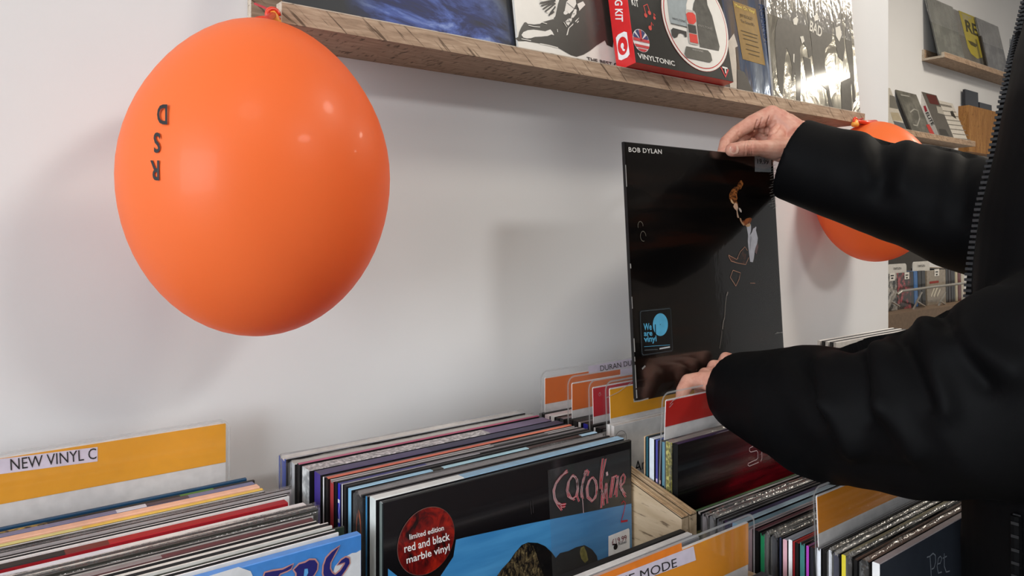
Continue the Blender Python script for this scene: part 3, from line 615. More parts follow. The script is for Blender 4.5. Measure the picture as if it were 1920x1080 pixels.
# ---------------------------------------------------------------- front right bin
GD = 'records in the front right bin'
WALLETS.add(GD)
XD = .662
def Yd(px): return XD/ratio(px)
LD = [(1635, 1650, '#e8e9ea', [(1, '#a49a9c')], 'dark grey cover with thin silver letters and a white spine, foremost on the right', ('SON WA', '#222222'), 0, -.298),
 (1613, 1631, streaks('#0c0c0d', '#8a8a8c', 200, rough=.2, pos=(.55, .75)), [(1, '#6a5044')], 'glossy black spine with white scratches next to the white spine', None, 1, -.300),
 (1600, 1608, '#0f0f10', [(1, '#4a3026')], 'black spine with small white letters in the front right bin', ('Super Furry', '#d8d8d8'), 0, -.301),
 (1588, 1599, streaks('#111112', '#6a6a6c', 160, pos=(.55, .7)), [(1, '#2a2624')], 'crinkled black spine right of the yellow one', None, 1, -.301),
 (1577, 1587, '#d8c83c', [(1, '#8a8468')], 'bright yellow spine with dark letters in the front right bin', ('TWIN NOVA', '#2a2a1a'), 0, -.302),
 (1562, 1575, '#20243c', [(1, '#55524c')], 'navy spine left of the bright yellow one', None, 1, -.302),
 (1553, 1561, '#d5d7dd', [(1, '#6f6a62')], 'pale silver spine left of the navy one in the front right bin', None, 1, -.302),
 (1541, 1551, '#0d0d0e', [(1, '#3a3836')], 'black spine with big white letters beside the tabbed divider', ('AFROS', '#f0f0f0'), 0, -.303),
 (1531, 1540, '#e2e6ee', [(1, '#8b8c90')], 'white spine right next to the tabbed divider pocket', None, 0, -.303),
 (1518, 1526, '#1c1c26', [(1, '#5c1f28')], 'dark spine with pale letters hidden behind the divider pocket edge', ('THE DEPARTED', '#c8c8d0'), 0, -.305),
 (1511, 1517.5, '#a845b4', [(1, '#7a4068')], 'magenta spine with dark letters in the front right bin', ('VINYL FLASHES', '#3a1440'), 0, -.305),
 (1499, 1510, '#3d7a76', [(1, '#4a4038')], 'teal spine left of the magenta one', ('THE LIGHT', '#1a3a3a'), 0, -.305),
 (1490.5, 1498, '#121213', [(1, '#8c1d1c')], 'black spine with a bright red top edge in the front right bin', None, 0, -.306),
 (1487, 1490, '#8f1c22', [(1, '#a0201e')], 'thin red spine right of the white one in the front right bin', None, 0, -.306),
 (1477.5, 1486.5, '#eeeef2', [(1, '#7c828c')], 'bright white spine right of the pink one in the front right bin', None, 0, -.306),
 (1467, 1477, '#d9a9b4', [(1, '#8d939e')], 'pale pink spine with small dark letters in the front right bin', ('BRIGHT STRANGE', '#5a2a3a'), 0, -.307),
 (1461, 1466, '#2a3048', [(1, '#2c2c30')], 'thin navy spine left of the pale pink one', None, 0, -.307),
 (1447, 1460, '#23252d', [(1, '#6d6c64')], 'broad slate spine in clear wrap in the front right bin', None, 1, -.308),
 (1436, 1445, '#555350', [(1, '#55534c')], 'grey spine in crinkled wrap right of the green one', None, 1, -.308),
 (1425, 1434.5, '#1f7d50', [(1, '#1d1c1c')], 'green spine right of the amber tabbed divider', ('SUNSET', '#0c3a24'), 0, -.309),
 (1413, 1423.5, '#0e0e0f', [(1, '#4a2630')], 'black spine left of the green one beside the amber divider', None, 0, -.309),
 (1400, 1411, '#a79297', [(1, '#a9949a')], 'mauve-edged record behind the amber divider, front right bin', None, 0, -.309),
 (1386, 1399, '#a9979b', [(1, '#5f7f8e')], 'teal-edged record beyond the mauve one, front right bin', None, 0, -.310),
 (1372, 1385, '#7ea6bd', [(1, '#8fa7b6')], 'silvery blue-edged record beyond the teal-edged one', None, 0, -.310),
 (1358, 1371, '#20223a', [(1, '#23264a')], 'dark navy-edged record in the rear half of the front right bin', None, 0, -.311),
 (1344, 1357, '#53545a', [(1, '#5a5b60')], 'slate grey-edged record in the rear half of the front right bin', None, 0, -.311),
 (1330, 1343, '#77777a', [(1, '#6c6b6c')], 'grey-edged record in the rear half of the front right bin', None, 1, -.311),
 (1316, 1329, '#8d8588', [(1, '#8d7f84')], 'mauve-grey record in crinkled wrap near the rear of the front right bin', None, 1, -.312),
 (1307, 1315, '#101011', [(1, '#2a2a2c')], 'black spine beside the lime green one at the rear of the front right bin', None, 0, -.312),
 (1300, 1306, '#55a843', [(1, '#3a5a34')], 'lime green spine at the very rear of the front right bin', None, 0, -.312)]
for px0, px1, sp, top, lab, lt, bag, zt in LD:
    yb = Yd(px0); yf = Yd(px1); ym = (yb+yf)/2; th = max(yb-yf-.0004, .0016)
    cover = card('#3a3f48', .3, .4) if px0 == 1635 else Bk
    WALLETS.discard(GD) if px0 == 1635 else WALLETS.add(GD)
    o = record(XD, ym, zt+random.uniform(-.0008, .0008), th, sp, top, cover, lab, GD, bag=bool(bag))
    if lt: spine_text(o, lt[0], lt[1], .315, .315, th, .13, .275, .62, .01)
    if px0 == 1635:
        f = ('y', -th/2-.0004); Zp = lambda x, y: (1640+x/5.4, 880+y/5.4)
        SIL = card('#8f949c', .35)
        strokes(o, 'cover_lettering', [[Zp(*q) for q in l] for l in ([(530, 890), (560, 880), (565, 950), (575, 1100), (590, 1180)], [(560, 880), (590, 850), (615, 870), (618, 940), (600, 1000), (578, 1010)],
            [(635, 960), (665, 950), (680, 900), (665, 880), (645, 900), (632, 980), (645, 1050), (680, 1040)], [(705, 850), (705, 980), (725, 1040), (760, 1030)], [(690, 900), (730, 880)])], .0014, SIL, f)
# amber divider inside it
yd2 = XD/ratio(1531)-.012; dd2 = divider(XD-.004, yd2, -.246, 'amber-headed divider rising among the records of the front right bin', AMB2, .036, lean=.045, h=.36)
# ---------------------------------------------------------------- front bin below the middle bin
GG = 'records in the front bin at the bottom edge'
XG = .622
for y, sp, top, lab in ((.508, '#141414', '#161616', 'black-edged record at the rear of the bottom front bin'), (.499, '#e6e4e2', '#e8e6e4', 'white-edged record between black and grey ones, bottom front bin'), (.490, '#8b8c92', '#8e8f96', 'grey-edged record third from the rear in the bottom front bin'),
                        (.475, '#77787c', '#808084', 'mid-grey record right behind the amber tabbed divider at the bottom'),
                        (.410, '#1c1c20', '#3a3a3e', 'dark record in front of the amber tabbed divider at the bottom'), (.401, '#24305a', '#55565a', 'slate-edged record in front of the amber tabbed divider'), (.392, '#141214', '#2a1c24', 'plum-edged record low in the bottom front bin'), (.383, '#1a1a1a', '#6a686a', 'grey-edged record nearest the viewer at the bottom')):
    record(XG-.315, y, -.318 if y > .45 else -.327, .0075, sp, top, sp, lab, GG)
yg = .434; xg = ratio(1411)*yg
dm = divider(xg-.312, yg, -.279, 'amber-headed divider with a MODE strip at the bottom edge of the photo', card('#e8941a', .4, .15, .03), .042, h=.345, inset=.0085)
Zm = lambda x, y: (1060+x/5.053, 940+y/5.053)
poly_local(dm, 'orange_tape', [loc_px(dm, a, b, ('y', -.0013)) for a, b in (Zm(250, 707), Zm(1100, 385), Zm(1108, 470), Zm(1180, 440), Zm(300, 830))], card('#f2861c', .4, .1))
poly_local(dm, 'label_strip', [loc_px(dm, a, b, ('y', -.0016)) for a, b in (Zm(1215, 425), Zm(1238, 558), Zm(300, 905), Zm(290, 780))], LAV)
text_at(dm, 'label_lettering', 'DEPECHE MODE', *[loc_px(dm, a, b, ('y', -.0019)) for a, b in (Zm(80, 970), Zm(1060, 618), Zm(70, 880))], INK)
# ================================================================== picture-ledge shelf on the near wall
def ledge(x0, x1, yf, yw, zb, label, zlip=.0215, group='wooden picture ledges', back=.055):
    t = empty('wall_shelf', ((x0+x1)/2, yw, e(zb)), label=label, cat='shelf', group=group)
    def part(name, mb, mats):
        return lp(mb, t).obj(name, mats, t)
    part('front_lip', MB().box((x0+.0006, yf, e(zb)), (x1-.0006, yf+.014, e(zb)+zlip-.0012)), M_OAK)
    part('shelf_board', MB().box((x0+.0006, yf+.014, e(zb)), (x1-.0006, yw-.012, e(zb)+.011)), M_OAK)
    part('back_board', MB().box((x0+.0006, yw-.012, e(zb)), (x1-.0006, yw-.0005, e(zb)+back)), M_OAK)
    m_ = MB().box((x0, yf-.0002, e(zb)+zlip-.0012), (x1, yf+.0142, e(zb)+zlip))
    for a, b in ((x0, x0+.0006), (x1-.0006, x1)):
        m_.box((a, yf, e(zb)), (b, yf+.014, e(zb)+zlip-.0012)); m_.box((a, yf+.014, e(zb)), (b, yw-.012, e(zb)+.011)); m_.box((a, yw-.012, e(zb)), (b, yw-.0005, e(zb)+back))
    part('edge_banding', m_, M_OAKEDGE); return t
YF = .74; SB_ = .211
sh = ledge(.276, 1.470, YF, WY, SB_, 'long oak picture ledge on the near wall carrying records and a red box')
# screw / mark on the underside
c = P(1230, 171, .79); mesh_obj('screw_cap', [q-Vector(sh.location) for q in (Vector((c.x+math.cos(k)*.005, c.y+math.sin(k)*.003, e(SB_)-.0004)) for k in [i*.7854 for i in range(8)])], [tuple(range(8))], card('#4a2a16', .6), sh)
ZS = SB_+.0115                              # top of the board
GS = 'records propped on the near picture ledge'
def shelf_rec(xl, yb, lean, cover, edge, label, roll=0.0, th=.004, w=.315, zb=ZS):
    return record(xl, yb, zb+.315, th, edge, edge, cover, label, GS, lean=lean, roll=roll, w=w)
# space record
t = NT('nebula_print'); v = t.coord((1, 1, 2.2), (0, .7, 0)); f = t.noise(v, 7, 9, .62, 1.4)
col = t.ramp(f, [(.34, '#33343a'), (.45, '#2e3560'), (.54, '#4f62a4'), (.64, '#8c9fcf'), (.76, '#b8b4c2')])
g = t.node('ShaderNodeTexGradient', gradient_type='SPHERICAL'); tc = t.node('ShaderNodeTexCoord'); mp = t.node('ShaderNodeMapping')
mp.inputs['Scale'].default_value = (7.4, .2, 8.0); mp.inputs['Location'].default_value = (-.035*7.4, 0, -.035*8.0)
t.link(tc.outputs['Object'], mp.inputs[0]); t.link(mp.outputs[0], g.inputs[0])
mx = t.node('ShaderNodeMix', data_type='RGBA'); rr_ = t.ramp(g.outputs['Fac'], [(.08, '#000000'), (.5, '#ffffff')]); t.link(rr_, mx.inputs[0])
mx.inputs[6].default_value = (*lin('#37383b'), 1); t.link(col, mx.inputs[7]); t.base(mx.outputs[2]); t.set(.55, spec=.25)
sp = shelf_rec(ratio(970)*.770-.315, .772, .19, t.m, '#1d1e24', 'dark record with a blue and violet nebula, leftmost on the near ledge', roll=.02)
# ink drawing record
INKD = card('#35332f', .35, .4); PAPER = card('#dedad3', .35, .4, .02)
dr = shelf_rec(ratio(971)*.766+.001, .766, .17, PAPER, '#d9d5ce', 'white record with black ink drawing, left of the red boxed kit', roll=.02)
Zd = lambda x, y: (950+x/8.31, y/8.31); fd = ('y', -.0024); fd2 = ('y', -.0028); fd3 = ('y', -.0032)
decal(dr, 'ink_drawing', [Zd(*q) for q in [(760, 250), (720, 300), (640, 320), (560, 345), (520, 370), (430, 380), (330, 370), (300, 345), (275, 350), (225, 430), (195, 500), (180, 575), (130, 600), (180, 640), (300, 640), (640, 700), (800, 745), (1000, 860), (1090, 885), (1200, 850), (1300, 790), (1400, 710), (1530, 630), (1560, 700), (1650, 740), (1700, 400), (1560, -160), (1200, -200), (860, -120), (800, 60)]], INKD, fd)
decal(dr, 'paper_patch', [Zd(*q) for q in [(230, 545), (260, 500), (330, 470), (420, 462), (520, 475), (600, 488), (680, 458), (710, 490), (740, 550), (700, 535), (640, 560), (540, 570), (440, 575), (380, 595), (320, 600), (260, 585)]], PAPER, fd2)
for pts in ([(905, 160), (930, 30), (1060, -100), (1085, 60), (1040, 150), (975, 215)], [(1100, 60), (1190, 20), (1225, 75), (1130, 170)], [(885, 195), (905, 165), (945, 175), (955, 210), (920, 230), (890, 220)], [(1060, 140), (1090, 150), (1085, 220), (1040, 275), (1000, 280), (1020, 220)],
            [(915, 335), (960, 290), (1020, 285), (1010, 330), (960, 400), (930, 370)], [(960, 440), (1040, 360), (1035, 385), (975, 440), (950, 545), (930, 550)], [(610, 190), (740, 60), (770, 40), (750, 110), (640, 205)], [(520, 5), (640, -60), (700, -20), (590, 40)], [(1065, 330), (1130, 270), (1120, 290), (1075, 345)], [(1090, 350), (1120, 320), (1125, 335), (1100, 358)]):
    decal(dr, 'paper_patch', [Zd(*q) for q in pts], PAPER, fd2)
INKB = card('#1d1c1b', .4)
strokes(dr, 'ink_line', [[Zd(*q) for q in l] for l in ([(520, 50), (640, 20), (760, 0)], [(540, 90), (650, 50), (760, 10)], [(570, 140), (660, 80), (740, 40)], [(600, 180), (690, 110), (760, 50)], [(660, 240), (720, 160), (760, 100)], [(690, 215), (740, 180)])], .0022, INKB, fd3)
strokes(dr, 'paper_line', [[Zd(*q) for q in l] for l in ([(340, 395), (430, 415), (520, 420)], [(555, 350), (630, 370)], [(230, 605), (380, 635)], [(520, 678), (660, 705), (800, 742)], [(690, 270), (735, 298)], [(790, 455), (795, 500)], [(890, 345), (940, 420)])], .0010, PAPER, fd3)
strokes(dr, 'ink_line', [[Zd(*q) for q in l] for l in ([(940, 40), (1060, 140)], [(1090, 60), (1130, 150)], [(960, 290), (1000, 370)], [(925, 340), (1000, 330)], [(1030, 220), (1060, 210)])], .0007, INKB, fd3)
text_px(dr, 'cover_lettering', 'THE BEST OF', Zd(1258, 945), Zd(1790, 1060), Zd(1245, 885), INKB, fd2, bold=.02)
# red and black boxed kit
BW, BH, BD = .229, .300, .037
kit = empty('boxed_cleaning_kit', (.782+BW/2, .7225+BD/2, e(.2335)), (-.165, 0, 0), label='black and red boxed vinyl cleaning kit leaning on the near ledge', cat='box')
XF[kit.name] = XF[kit.name]
KRED = card('#d92a2c', .3, .4, .04); KBLK = streaks('#1d1d1c', '#2b2b29', 12, .3, .4)
def kp(name, mb, mat): return mb.obj(name, mat, kit)
kp('carton', MB().box((-BW/2, -BD/2, 0), (BW/2, BD/2, BH), bev=.0006), KRED)
kp('front_panel_print', MB().box((-BW/2+.0005, -BD/2-.0004, .0006), (BW/2-.0005, -BD/2, BH-.0006)), KBLK)
Zk = lambda x, y: (1140+x/6.354, y/6.354); k1 = ('y', -BD/2-.0008); k2 = ('y', -BD/2-.0012); k3 = ('y', -BD/2-.0016); k4 = ('y', -BD/2-.0020); kx = ('x', -BW/2-.0004); kx2 = ('x', -BW/2-.0008); kx3 = ('x', -BW/2-.0012)
def kpoly(name, pts, mat, pl): return decal(kit, name, [Zk(*q) for q in pts], mat, pl)
# circular window print: ellipse through the picture, true circle on the box
KW = card('#e7e3dc', .3, .4, .02)
cK = loc_px(kit, *Zk(1050, 260), k1); rK = (loc_px(kit, *Zk(1065, 805), k1)-cK).length
poly_local(kit, 'ring_print', ring(cK, rK*1.045, 56), card('#8c2422', .35, .4)); 
poly_local(kit, 'ring_print', ring(cK+Vector((0, -.0002, 0)), rK*1.035, 56), KW)
poly_local(kit, 'ring_print', ring(cK+Vector((0, -.0004, 0)), rK*.985, 56), card('#c32c2c', .35, .4))
poly_local(kit, 'ring_print', ring(cK+Vector((0, -.0006, 0)), rK*.965, 56), KW)
CG = card('#9aa3a6', .35, .3); DKG = card('#2a2a29', .4, .2); MID = card('#4a4843', .4, .3, .3)
k3 = ('y', -BD/2-.0020); k4 = ('y', -BD/2-.0024); k5 = ('y', -BD/2-.0028)
kpoly('cloth_picture', [(700, -60), (735, 235), (750, 275), (945, 318), (930, 60), (960, -60)], CG, k3)
strokes(kit, 'cloth_edge', [[Zk(750, 277), Zk(945, 325)]], .0012, DKG, k4)
text_px(kit, 'picture_lettering', 'VINYLTONIC', Zk(765, 230), Zk(930, 272), Zk(765, 205), DKG, k4)
kpoly('pouch_picture', [(1010, 110), (1020, 40), (1060, -60), (1170, -60), (1185, 60), (1240, 190), (1330, 555), (1320, 605), (1095, 560), (1060, 300)], MID, k3)
text_px(kit, 'picture_lettering', 'VINYLTONIC', Zk(1070, 310), Zk(1245, 360), Zk(1070, 285), card('#8f8b84'), k4)
kpoly('bottle_picture', [(922, 125), (945, 110), (1025, 130), (1045, 160), (1082, 525), (1070, 540), (975, 520), (962, 490)], card('#b9b4ae', .35, .3), k4)
kpoly('bottle_picture', [(930, 165), (955, 145), (1010, 150), (1040, 180), (1052, 255), (1020, 290), (965, 280), (945, 240)], card('#d63a30', .35, .3), k5)
kpoly('bottle_picture', [(950, 285), (1045, 305), (1058, 405), (965, 385)], DKG, k5)
kpoly('bottle_picture', [(968, 395), (1060, 415), (1075, 520), (980, 500)], card('#d63a30', .35, .3), k5)
kpoly('brush_picture', [(752, 355), (775, 332), (935, 375), (940, 440), (915, 440), (905, 410), (870, 392), (840, 400), (825, 440), (790, 452), (760, 420)], DKG, k4)
kpoly('brush_picture', [(932, 550), (1190, 600), (1225, 640), (1243, 720), (1215, 745), (940, 685), (912, 640)], card('#595750', .4, .3), k4)
text_px(kit, 'picture_lettering', 'VINYLTONIC', Zk(1003, 598), Zk(1135, 625), Zk(1003, 578), card('#b8b4ae'), k5)
text_px(kit, 'brand_lettering', 'VINYLTONIC', Zk(362, 690), Zk(800, 785), Zk(352, 632), card('#e2e0dc', .4), k1, bold=.02)
text_px(kit, 'kit_lettering', 'KIT', Zk(287, 58), Zk(370, 85), Zk(270, -25), card('#e2e0dc', .4), k1, bold=.02)
NOTE = card('#d5433a', .4)
strokes(kit, 'note_print', [[Zk(*q) for q in l] for l in ([(455, 180), (425, 70), (468, 50), (500, 150)], [(550, 200), (545, 160), (565, 185)], [(512, 330), (518, 265), (540, 305)])], .0016, NOTE, k1)
for x, y, r in ((450, 182, .0034), (494, 152, .0034), (553, 214, .0026), (502, 333, .0036)): poly_local(kit, 'note_print', ring(loc_px(kit, *Zk(x, y), k1), r, 14), NOTE)
c = loc_px(kit, *Zk(395, 485), k1); r0 = .0175
poly_local(kit, 'flag_badge', ring(c, r0, 28), card('#e6e0e0', .4))
off = Vector((0, -.0003, 0))
def wedge(a0, a1, r1, mat, lay, r2=0): 
    pts = [c+off*lay+Vector((math.cos(math.radians(a)), 0, math.sin(math.radians(a))))*r1 for a in np.linspace(a0, a1, 8)]
    poly_local(kit, 'flag_print', pts+[c+off*lay+Vector((math.cos(math.radians(a)), 0, math.sin(math.radians(a))))*r2 for a in np.linspace(a1, a0, 4)] if r2 else pts+[c+off*lay], mat)
for a0, a1 in ((14, 38), (52, 78), (102, 128), (142, 166)): wedge(a0, a1, r0*.95, card('#2b2f6b', .4), 1, r0*.25)
FR = card('#c8343c', .4)
for q in ([(-.12, 0), (.12, 0), (.12, .95), (-.12, .95)], [(-.97, -.1), (.97, -.1), (.97, .16), (-.97, .16)], [(-.9, -.38), (.9, -.38), (.75, -.62), (-.75, -.62)], [(-.6, -.72), (.6, -.72), (.25, -.95), (-.25, -.95)]):
    poly_local(kit, 'flag_print', [c+off*2+Vector((a*r0, 0, b*r0)) for a, b in q], FR)
TRI = card('#c8323a', .4)
strokes(kit, 'corner_logo', [[Zk(1345, 800), Zk(1400, 915), Zk(1432, 825)]], .0035, TRI, k1)
strokes(kit, 'corner_logo', [[Zk(1362, 800), Zk(1425, 815)], [Zk(1393, 808), Zk(1405, 872)]], .0028, card('#e2e0dc', .4), k2)
# spine side
KWH = card('#f0ecec', .35)
text_px(kit, 'side_lettering', 'CLEANING KIT', Zk(65, -430), Zk(92, 255), Zk(150, -435), KWH, kx, bold=.02)
pg = [(-.011, -.0165), (-.006, -.0195), (.006, -.0195), (.011, -.0165), (.011, .0165), (.006, .0195), (-.006, .0195), (-.011, .0165)]
c2 = loc_px(kit, *Zk(175, 547), kx)
poly_local(kit, 'side_logo', [c2+Vector((0, a, b)) for a, b in pg], KWH)
rg = lambda r, lay: [c2+Vector((-.0003*lay, math.cos(k*math.pi/12)*r*.72, math.sin(k*math.pi/12)*r)) for k in range(24)]
poly_local(kit, 'side_logo', rg(.0135, 1), KRED); poly_local(kit, 'side_logo', rg(.0042, 3), KWH)
strokes(kit, 'side_logo', [[Zk(172, 565), Zk(180, 592), Zk(200, 600)]], .003, KWH, kx3)
# mirrored foil records
def foil(name, stops, scale, stretch, rough=.13, dist=.5):
    t = NT(name); f = t.noise(t.coord(stretch), scale, 5, .6, dist)
    t.base(t.ramp(f, stops)); t.set(rough, .75, .5, .6); return t
tf = foil('blue_foil', [(.30, '#6a5648'), (.44, '#a8998c'), (.54, '#6f7fa0'), (.66, '#b4bfd0')], 7, (2.5, 1, .7))
tf.bump(tf.noise(tf.coord((2, 1, 1)), 14, 3), .35, .004)
fo = shelf_rec(ratio(1466)*.772-.315, .776, .12, tf.m, '#8e98ab', 'shiny blue-grey record with a gold sticker, behind the boxed kit', roll=.02)
fo1 = ('y', -.0024); Zf = lambda x, y: (1340+x/4.153, y/4.153)
decal(fo, 'gold_sticker', [Zf(*q) for q in [(140, 5), (320, 70), (395, 510), (218, 460)]], card('#8a6a26', .35, .2, .12), fo1)
for body, a, b, c_ in (('Music On Vinyl', (160, 50), (312, 105), (156, 25)), ('JEFF BUCKLEY', (198, 128), (298, 160), (195, 105)), ('The Grace EPs', (205, 172), (310, 205), (202, 150))):
    text_px(fo, 'sticker_lettering', body, Zf(*a), Zf(*b), Zf(*c_), card('#e8d25a', .4) if body[0] == 'M' else card('#3a2a10', .5), ('y', -.0028))
strokes(fo, 'sticker_small_print', [[Zf(*q) for q in l] for l in ([(205, 236), (335, 276)], [(222, 268), (330, 299)], [(225, 298), (338, 331)], [(245, 341), (345, 371)], [(245, 381), (352, 411)], [(265, 416), (350, 441)])], .0014, card('#4a3818', .5), ('y', -.0028))['kind'] = 'stuff'
text_px(fo, 'cover_lettering', 'AGAINST', Zf(340, 30), Zf(395, 350), Zf(385, 20), card('#3c4a6c', .4), fo1)
decal(fo, 'cover_print', [Zf(*q) for q in [(175, 540), (230, 560), (310, 735), (178, 690)]], card('#4a4540', .4, .4), fo1)
decal(fo, 'cover_print', [Zf(*q) for q in [(100, 330), (150, 260), (180, 360), (160, 370), (170, 500), (172, 690), (120, 680)]], card('#cfc8bd', .3, .4), fo1)
tb = foil('silver_foil', [(.35, '#8c867c'), (.5, '#a9a498'), (.65, '#c6c2b6')], 5, (3, 1, 1), .16)
tb.bump(tb.noise(tb.coord((1.2, 1, .8)), 16, 4, .5, .8), .5, .006)
bd = shelf_rec(1.203, .774, .095, tb.m, '#c9c4ba', 'silver foil record with dark standing figures, right end of the near ledge', roll=.012)
DKF = card('#4c4740', .35, .4, .12); bf = ('y', -.0024); bf2 = ('y', -.0028)
figs = [[(490, 150), (540, 110), (580, 95), (620, 90), (670, 90), (705, 140), (740, 250), (755, 380), (760, 430), (735, 450), (720, 380), (690, 330), (665, 300), (665, 390), (672, 520), (670, 680), (668, 790), (640, 795), (632, 620), (625, 560), (615, 630), (600, 625), (605, 520), (590, 440), (560, 370), (548, 460), (540, 600), (530, 745), (505, 700), (490, 600), (480, 450), (470, 330), (475, 220)],
        [(715, 60), (760, 150), (800, 60), (860, 50), (900, 100), (910, 200), (915, 320), (860, 380), (860, 520), (880, 600), (900, 750), (925, 850), (900, 855), (870, 700), (820, 650), (790, 640), (775, 560), (760, 420), (755, 330)],
        [(905, 0), (975, 0), (985, 150), (1000, 260), (1015, 380), (1000, 480), (960, 440), (940, 320), (925, 180)],
        [(1020, 170), (1030, 120), (1050, 110), (1062, 160), (1045, 210), (1060, 250), (1075, 400), (1085, 560), (1090, 690), (1098, 790), (1082, 800), (1065, 650), (1040, 480), (1020, 350)],
        [(985, 640), (1060, 600), (1070, 880), (990, 870)], [(690, 440), (745, 460), (760, 560), (770, 690), (715, 640)]]
for pts in figs: decal(bd, 'figure_print', [Zf(*q) for q in pts], DKF, bf)
LTF = card('#d9d4c8', .3, .4)
for pts in ([(610, 150), (635, 130), (652, 150), (640, 195), (615, 190)], [(665, 285), (690, 280), (700, 320), (680, 340)], [(940, 215), (975, 200), (990, 270), (970, 325), (945, 280)], [(612, 420), (622, 420), (620, 490), (612, 480)], [(770, 130), (800, 100), (810, 150), (780, 165)]):
    decal(bd, 'figure_highlight', [Zf(*q) for q in pts], LTF, bf2)
text_px(bd, 'shirt_lettering', 'BAD', Zf(738, 235), Zf(832, 290), Zf(745, 160), LTF, bf2, bold=.02)
polybag(bd, .315, .315, .004)

# ================================================================== balloons
def balloon_mat():
    t = NT('orange_latex'); f = t.noise(t.coord(), 4, 2)
    t.base(t.ramp(f, [(.3, '#fb7d3e'), (.7, '#fc8344')])); t.set(.42, spec=.3, coat=.05)
    t.b.inputs['Transmission Weight'].default_value = 0
    tr = t.node('ShaderNodeBsdfTranslucent'); tr.inputs[0].default_value = (*lin('#ff5a1c'), 1)
    mx = t.node('ShaderNodeMixShader'); mx.inputs[0].default_value = .3
    t.link(t.b.outputs[0], mx.inputs[1]); t.link(tr.outputs[0], mx.inputs[2]); t.link(mx.outputs[0], t.out.inputs[0]); return t.m
M_BAL = balloon_mat(); M_KNOT = card('#d8391c', .35, .3)
def balloon(cx, cy, cz, rx, rz, label, knot):
    """latex balloon hung by its knot (knot = where it is tied, world)"""
    t = empty('balloon', (cx, cy, cz-rz), label=label, cat='balloon', group='orange balloons tied to the ledge ends')
    prof = []
    for k in range(33):
        a = -math.pi/2+math.pi*k/32
        r = rx*math.cos(a); z = rz*math.sin(a)
        if z > 0: r *= 1-.10*(z/rz)**2
        prof.append((max(r, .0025), z+rz))
    mb = MB(); mb.lathe(prof, seg=48); mb.obj('skin', M_BAL, t, True)
    K = Vector(knot)-Vector((cx, cy, cz-rz)); top = Vector((0, 0, 2*rz-.004))
    mb = MB(); mid = top.lerp(K, .5); mb.tube([top, mid, K], [.008, .004, .0035], 12)
    mb.tube([K+Vector((math.cos(a)*.006, 0, math.sin(a)*.006)) for a in np.linspace(0, 6.0, 14)], .0026, 8)
    mb.obj('knot', M_KNOT, t, True)
    mb = MB(); d = (K-top).normalized(); Q = d.to_track_quat('Z', 'Y').to_matrix().to_4x4()
    mb.lathe([(.002, -.004), (.005, 0), (.0075, .006), (.007, .010), (.004, .011)], K, 14, 0, Q @ Matrix.Rotation(math.radians(75), 4, 'X'))
    mb.obj('mouth', card('#f0a040', .4, .2), t, True)  # yellower than the skin: glow of light through the latex, put into the colour
    return t
b1 = balloon(.230, .670, CZ+.0465, .1165, .1425, 'large orange balloon hanging from the left end of the near ledge', P(512, 28, .735))
b2 = balloon(ratio(1640)*.735, .735, CZ+.070*1.09, .115, .142, 'orange balloon hanging at the right end of the near ledge behind the arm', P(1604, 227, .734))
# red thread from the knot to the ledge
for b, pts in ((b1, [P(512, 22, .735), P(495, 14, .76), P(478, 7, .79)]), (b2, [P(1606, 226, .734), P(1618, 222, .74)])):
    mb = MB(); mb.tube([p-Vector(b.location) for p in pts], .0013, 6); mb.obj('thread', card('#b3202a', .5), b)
# upside-down letters printed on the left flank of the big balloon
def balloon_text(b, ch, px, py, hgt):
    v, f = text_geo(ch, .02); cx = (min(q.x for q in v)+max(q.x for q in v))/2; rx, rz = .1165, .1425; out = []
    o = Vector((0, 0, CZ)); cc_ = Vector(b.location)+Vector((0, 0, rz))
    for q in v:
        d = raydir(px-(q.x-cx)*hgt*.55, py+(q.y-.35)*hgt)
        # meet the ellipsoid
        A = Vector((d.x/rx, d.y/rx, d.z/rz)); B = Vector(((o-cc_).x/rx, (o-cc_).y/rx, (o-cc_).z/rz))
        a_, b_, c_ = A.dot(A), 2*A.dot(B), B.dot(B)-1.012; disc = b_*b_-4*a_*c_
        k = (-b_-math.sqrt(max(disc, 0)))/(2*a_); out.append(o+d*k-Vector(b.location))
    mesh_obj('printed_letter', out, f, INK, b)
for ch, px, py in (('D', 304, 215), ('S', 294, 268), ('R', 290, 320)): balloon_text(b1, ch, px, py, 52)

# ================================================================== the record being held up
HX, HYb, HYt, HZb, HZt = .661, .6116, .6317, -.206, .1075
lean = math.atan2(HYt-HYb, HZt-HZb)
t = NT('black_gloss_cover'); f = t.noise(t.coord((.5, 1, 5), (0, .08, 0)), 9, 4)
gz = t.node('ShaderNodeTexGradient'); tc = t.node('ShaderNodeTexCoord'); mp = t.node('ShaderNodeMapping'); mp.inputs['Rotation'].default_value = (0, math.radians(90), 0); mp.inputs['Location'].default_value = (.75, 0, 0); mp.inputs['Scale'].default_value = (1, 1, 3.4)
t.base(t.ramp(f, [(.45, '#0a0808'), (.56, '#120d0b'), (.66, '#1f0f0a')])); t.set(.14, spec=.5, coat=.3)
held = record(HX, HYb, HZb+.3136, .0048, '#0b0b0c', [(1, '#141414')], t.m, 'glossy black record held up by the top corner in front of the wall', None, lean=lean, h=.3142)
h1, h2, h3, h4 = ('y', -.0028), ('y', -.0031), ('y', -.0034), ('y', -.0037)
text_px(held, 'title_lettering', 'BOB DYLAN', (1179, 284.5), (1241, 288.5), (1178.5, 276), card('#cfccc8', .4), h1, bold=.015, space=1.1)
Zh = lambda x, y: (1280+x/3, 320+y/3)
Zg = lambda x, y: (1350+x/6, 325+y/6)
def fig(pts, mat, pl): return decal(held, 'figure_print', [Zg(*q) for q in pts], mat, pl)
